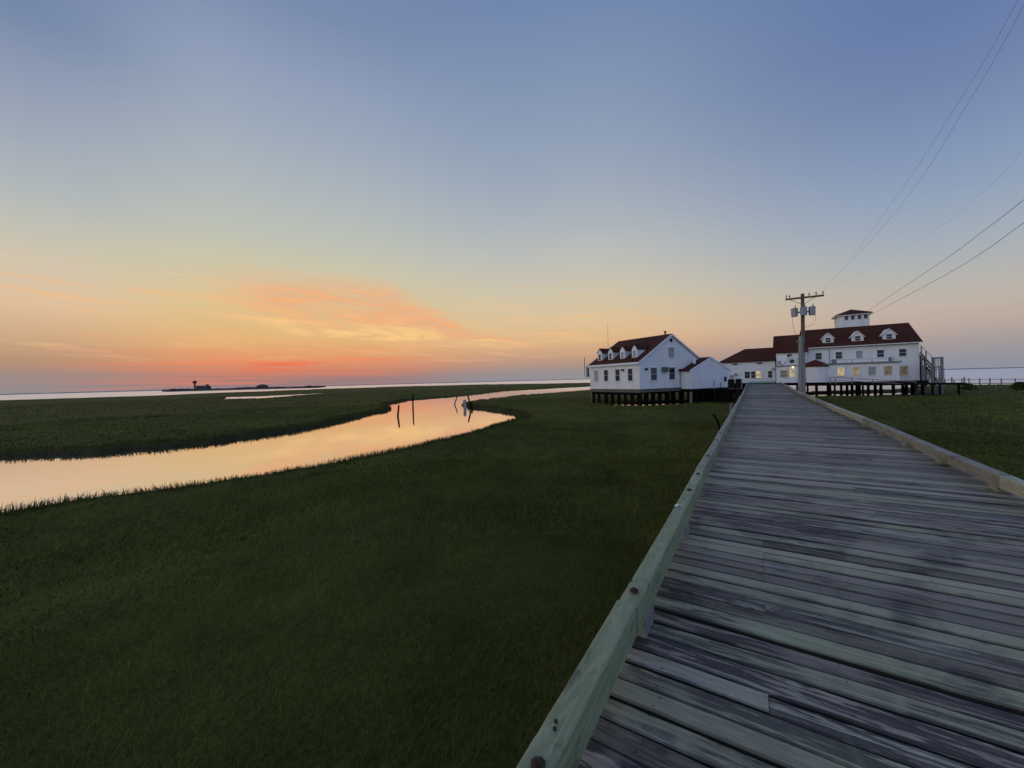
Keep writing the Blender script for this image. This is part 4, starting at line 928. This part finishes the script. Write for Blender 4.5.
# ------------------------------------------------------------------ utility pole and wires
up = thing('utility_pole', 'brown wooden utility pole with crossarm and grey transformers, propped by a pale stub post', 'utility pole', (3.3, 42, 0))
MB().tube((0.1, 0, 0.4), (0.18, 0, 9.72), 0.17, 0.13, 12).build('pole', POLEW, up)
MB().tube((-0.17, -0.12, -0.6), (0.0, -0.12, 6.05), 0.18, 0.17, 12).build('stub_post', STUBW, up)
MB().tube((0.10, -0.15, -0.6), (0.14, -0.13, 4.6), 0.13, 0.11, 10).build('stub_post', STUBW, up)
for zz in (2.2, 4.1, 5.6): MB().lathe((-0.02, -0.06), [(0.30, zz - 0.03), (0.305, zz), (0.30, zz + 0.03)], 14).build('steel_band', GALV, up)
MB().box(-1.05, 1.62, -0.22, -0.10, 9.28, 9.43).build('crossarm', POLEW, up)
for sx in (-0.75, 1.05): MB().path([(sx, -0.16, 9.3), (0.18, -0.16, 8.75)], 0.025).build('arm_brace', GALV, up)
for xx in (-0.98, -0.75, 0.62, 1.1, 1.55):
    MB().lathe((xx, -0.16), [(0.02, 9.43), (0.02, 9.52), (0.06, 9.53), (0.065, 9.60), (0.03, 9.64), (0.045, 9.70), (0.01, 9.73)], 10).build('insulator', STUBW, up)
for xx, yy in ((-0.42, -0.1), (0.20, -0.40), (0.80, -0.1)):
    t = MB().lathe((xx, yy), [(0.20, 7.78), (0.24, 7.8), (0.25, 8.42), (0.27, 8.43), (0.27, 8.48), (0.12, 8.54)], 14).build('transformer', GALV, up)
    MB().lathe((xx + 0.08, yy), [(0.03, 8.54), (0.05, 8.58), (0.03, 8.66), (0.045, 8.70), (0.01, 8.78)], 8).build('bushing', GALV, t)
MB().box(-0.2, 0.6, -0.13, 0.0, 8.05, 8.2).build('transformer_bracket', GALV, up)
MB().path([(-0.55, -0.15, 7.8), (-0.58, -0.2, 7.1), (-0.45, -0.2, 6.5), (-0.15, -0.2, 6.0)], 0.014).build('drop_wire', WIREM, up)
MB().path([(1.0, -0.15, 7.9), (1.05, -0.2, 7.4), (0.85, -0.2, 6.95), (0.45, -0.2, 6.8), (0.2, -0.2, 6.9)], 0.014).build('drop_wire', WIREM, up)
MB().path([(-0.05, -0.35, 6.0), (-0.05, -0.35, 4.0), (-0.1, -0.36, 0.6)], 0.03).build('riser_conduit', GALV, up)
MB().lathe((-0.28, -0.36), [(0.03, 3.86), (0.07, 3.9), (0.07, 3.98), (0.03, 4.02)], 8).build('small_lamp', TRIM, up)
def spline(pts, n=12):
    P = [Vector(p) for p in pts]; P = [P[0] * 2 - P[1]] + P + [P[-1] * 2 - P[-2]]; o = []
    for i in range(1, len(P) - 2):
        for k in range(n):
            t = k / n; a, b_, c, d = P[i - 1:i + 3]
            o.append(0.5 * ((2 * b_) + (c - a) * t + (2 * a - 5 * b_ + 4 * c - d) * t * t + (3 * b_ - a - 3 * c + d) * t ** 3))
    return o + [P[-2]]
for pts, rr, lb in (
    ([(4.85, 41.84, 9.72), (4.75, 33, 9.42), (4.75, 21, 9.63), (4.75, 15.4, 10.05), (4.75, 12.8, 10.45), (4.75, 7, 12.0)], 0.0032, 'thin overhead wire rising steeply from the pole crossarm, the left one of two'),
    ([(4.3, 41.84, 9.72), (4.7, 32, 9.25), (4.9, 20.6, 9.32), (4.9, 15.5, 9.9), (4.9, 13.4, 10.3), (4.9, 8, 11.8)], 0.0032, 'thin overhead wire rising steeply from the pole crossarm, the right one of two'),
    ([(3.7, 41.84, 9.42), (5.0, 33, 8.75), (5.5, 20.5, 7.88), (5.5, 16.7, 7.8), (5.5, 14.5, 8.03), (5.5, 9, 9.3)], 0.0016, 'very faint thin overhead wire between the steep and the low pairs of wires'),
    ([(12.6, 69.6, 10.85), (12.5, 44.5, 11.33), (12.5, 37.3, 11.69), (12.5, 33, 11.98), (12.5, 18, 13.4)], 0.014, 'thick overhead cable from the cupola roof, the upper one of two'),
    ([(12.85, 69.3, 10.3), (12.5, 44.6, 10.14), (12.5, 37.4, 10.36), (12.5, 33, 10.73), (12.5, 18, 12.0)], 0.014, 'thick overhead cable from under the cupola eave, the lower one of two')):
    tag(MB().path(spline(pts), rr, 6).build('power_line', WIREM), lb, 'wire', 'overhead wires')

# ------------------------------------------------------------------ creek posts
def post(pts, rr, lb, name='wooden_post'):
    o = MB().path(spline(pts, 4), [rr * (1 - 0.25 * i / (4 * (len(pts) - 1))) for i in range(4 * (len(pts) - 1) + 1)], 9).build(name, DARKWOOD, loc=(0, 0, 0)); return tag(o, lb, 'post', 'old posts standing in the creek')
def lp(o, p): o.location = p; return o
lp(post([(0, 0, -0.9), (-0.02, 0, 0), (0.05, 0, 0.42), (0.14, 0, 1.05)], 0.10, 'short dark crooked post in the creek, leftmost of the old posts'), (-28.35, 24.57, ZW))
lp(post([(0, 0, -0.9), (0, 0, 0), (0.02, 0, 0.9), (0.05, 0, 1.85)], 0.10, 'tall upright dark post in the creek, right of the short crooked post'), (-34.3, 32.0, ZW))
lp(post([(-0.3, 0, -0.9), (0, 0, 0), (0.22, 0.05, 0.55), (0.42, 0.08, 1.15)], 0.085, 'slim dark post leaning right in the creek, left of the snag'), (-35.0, 40.2, ZW))
sn = thing('driftwood_snag', 'dark leaning piling with crooked broken branches in the creek beside a grey board', 'driftwood', (-27.4, 34.2, ZW))
MB().path(spline([(0.25, 0, -0.8), (0.1, 0, 0.05), (-0.12, 0, 0.75), (-0.38, 0, 1.55)], 4), [0.12 - 0.003 * i for i in range(13)], 9).build('trunk', DARKWOOD, sn)
MB().path(spline([(0.18, 0, 0.45), (-0.05, 0.05, 0.38), (-0.30, 0.02, 0.22), (-0.33, 0, 0.0), (-0.1, 0, -0.12), (0.2, 0, -0.1)], 4), 0.055, 7).build('branch', DARKWOOD, sn)
MB().path([(0.32, 0.05, -0.35), (0.28, 0.02, 0.15), (0.22, 0.0, 0.5)], 0.06, 7).build('branch', DARKWOOD, sn)
bd = MB().hexa([(-0.2, -0.04, -0.5), (0.2, -0.04, -0.5), (0.2, 0.04, -0.5), (-0.2, 0.04, -0.5)], [(-0.28, -0.04, 0.95), (0.1, -0.04, 0.98), (0.1, 0.04, 0.98), (-0.28, 0.04, 0.95)]).box(-0.27, 0.14, -0.045, -0.041, 0.35, 0.40)
lp(tag(bd.build('grey_board', BLUEGREY, bevel=0.01), 'upright weathered grey board standing in the creek beside the dark snag', 'board'), (-29.0, 35.2, ZW))
# broken stakes against the boardwalk
lp(tag(MB().path(spline([(0.0, 0, -0.4), (0.05, 0, 0.3), (-0.03, 0, 0.65), (-0.22, 0.1, 1.0)], 4), 0.05, 7).build('broken_stake', DARKWOOD), 'dark crooked broken stake sticking up beside the left boardwalk rail', 'stake'), (-1.55, 20.2, 0))
lp(tag(MB().tube((0, 0, -0.5), (0.04, 0, 1.12), 0.10, 0.09, 10).build('post_stump', GREYWOOD), 'pale cut post top beside the left boardwalk rail beyond the dark stake', 'post'), (-1.35, 26.5, 0))

# ------------------------------------------------------------------ far island
isl = MB(); n = 60; vs = []
P0, P1 = Vector((-908, 251)), Vector((-668, 401)); dv = (P1 - P0); nn = Vector((-dv.y, dv.x)).normalized()
for i in range(n + 1):
    t = i / n; c = P0 + dv * t; hh = 1.2 * min(1, 8 * t, 8 * (1 - t)) + rnd.uniform(0, 0.3); wd = 6 + 22 * min(1, 5 * t, 5 * (1 - t))
    for o_, z in ((-wd, ZW - 0.6), (-wd * 0.6, hh), (wd * 2, hh), (wd * 3, ZW - 0.6)): vs.append((c.x + nn.x * o_, c.y + nn.y * o_, z))
o = isl.add(vs, [(i * 4 + k, (i + 1) * 4 + k, (i + 1) * 4 + k + 1, i * 4 + k + 1) for i in range(n) for k in range(3)]).build('island', ISLE); o['kind'] = 'structure'
fix_normals(o)
sc = MB()
for i in range(900):
    t = rnd.random(); dens = 0.5 + 0.5 * math.sin(t * 21) * math.sin(t * 8 + 1)
    if rnd.random() > (dens + 0.3) * (1.0 if t < 0.66 else 0.45): continue
    c = P0 + dv * t + nn * rnd.uniform(-10, 25); h = rnd.uniform(1.2, 2.6 + 3.2 * max(0, dens - 0.35)); r_ = rnd.uniform(1.2, 3.4)
    sc.lathe((c.x, c.y), [(r_ * 0.7, 0.6), (r_, 0.8 + h * 0.35), (r_ * rnd.uniform(0.6, 0.9), 0.8 + h * 0.75), (r_ * 0.2, 0.8 + h)], 6)
o = sc.build('island_scrub', ISLE); o['kind'] = 'stuff'; o['label'] = 'low dark scrub along the distant island'; o['category'] = 'scrub'
wt = thing('water_tower', 'distant dark red water tower standing above the low island', 'water tower', (-862, 281, 0))
for a in range(4):
    ca_, sa_ = math.cos(a * math.pi / 2 + 0.6), math.sin(a * math.pi / 2 + 0.6)
    MB().tube((2.0 * ca_, 2.0 * sa_, 0), (1.3 * ca_, 1.3 * sa_, 13.5), 0.35, 0.3, 6).build('leg', ISLE, wt)
MB().tube((0, 0, 0), (0, 0, 13.5), 0.6, 0.5, 8).build('riser_pipe', ISLE, wt)
MB().lathe((0, 0), [(0.8, 12.8), (2.6, 14.2), (3.3, 15.6), (3.2, 17.0), (1.6, 18.4), (0.2, 19.0)], 14).build('tank', REDTANK, wt)
fb = thing('island_lodge', 'dark blocky building with a peaked roof beside the distant water tower', 'building', (-848, 290, 0), 0.6)
fix_normals(prism(MB(), -9, 9, -5, 5, 0.5, 6.5, 9.5, 0, 'x').build('wall', ISLE, fb)); MB().box(-11, -6, -4, 4, 0.5, 9.5).box(5, 7, -2, 2, 0.5, 11.5).build('annex', ISLE, fb)
fc = thing('island_house', 'distant house with a hipped roof and long porch alone on the island', 'house', (-759, 347, 0), 0.55)
MB().box(-7.5, 7.5, -5, 5, 0.5, 5.2).build('wall', ISLE, fc); fix_normals(hip(MB(), -7.5, 7.5, -5, 5, 5.21, 8.6, -3, 3, 0, 1.2, 0.2).build('roof', ISLE, fc)); MB().box(-10.5, 10.5, -7, 7, 0.5, 2.6).build('porch', ISLE, fc)

# ------------------------------------------------------------------ right hand pier rail and shrub
pr = thing('pier_railing', 'low wooden pier rail along the water at the right edge of the marsh', 'railing', (29.5, 103.6, 0), math.atan2(-6.1, 7.35))
for xx in (0, 1.2, 2.2, 3.1, 4.4, 5.6, 6.9, 8.4, 9.6, 11.2, 13.0):
    MB().box(xx - 0.06, xx + 0.06, -0.06, 0.06, -0.8, 1.05 + rnd.uniform(-0.1, 0.15)).build('post', GREYWOOD, pr)
MB().box(-0.4, 13.2, -0.10, -0.062, 0.84, 0.93).build('top_rail', GREYWOOD, pr)
MB().box(-0.4, 13.2, -0.4, 0.6, 0.16, 0.28).build('walk_boards', GREYWOOD, pr)
def leafy(name, loc, w, h, n, lb, grp=None):
    b_ = MB()
    for i in range(n):
        a = rnd.uniform(0, 6.28); e = rnd.uniform(0, 1) ** 0.6; zc = rnd.uniform(0.1, 1.0) * h; wr = w * (1 - (zc / h) ** 2 * 0.7) * e
        c = Vector((wr * math.cos(a), wr * math.sin(a), zc)); s_ = rnd.uniform(0.10, 0.2)
        d1 = Vector((rnd.gauss(0, 1), rnd.gauss(0, 1), rnd.gauss(0, 1))).normalized(); d2 = d1.orthogonal().normalized()
        b_.add([c - d1 * s_, c + d2 * s_ * 0.5, c + d1 * s_, c - d2 * s_ * 0.5], [(0, 1, 2, 3)])
    t = thing(name, lb, 'shrub', loc, 0, grp); b_.build('foliage', GRASS, t)
    sm = MB()
    for k in range(6): sm.path([(0, 0, -0.1), (rnd.uniform(-w, w) * 0.4, rnd.uniform(-w, w) * 0.4, h * 0.5), (rnd.uniform(-w, w) * 0.7, rnd.uniform(-w, w) * 0.7, h * 0.85)], 0.025, 5)
    sm.build('stem', DARKWOOD, t)
leafy('shrub', (28.1, 75.5, 0), 0.95, 0.95, 600, 'low dark bush at the right edge of the marsh')
leafy('shrub', (24.0, 76.5, 0), 0.8, 0.75, 350, 'small low bush left of the bigger bush at the marsh edge')
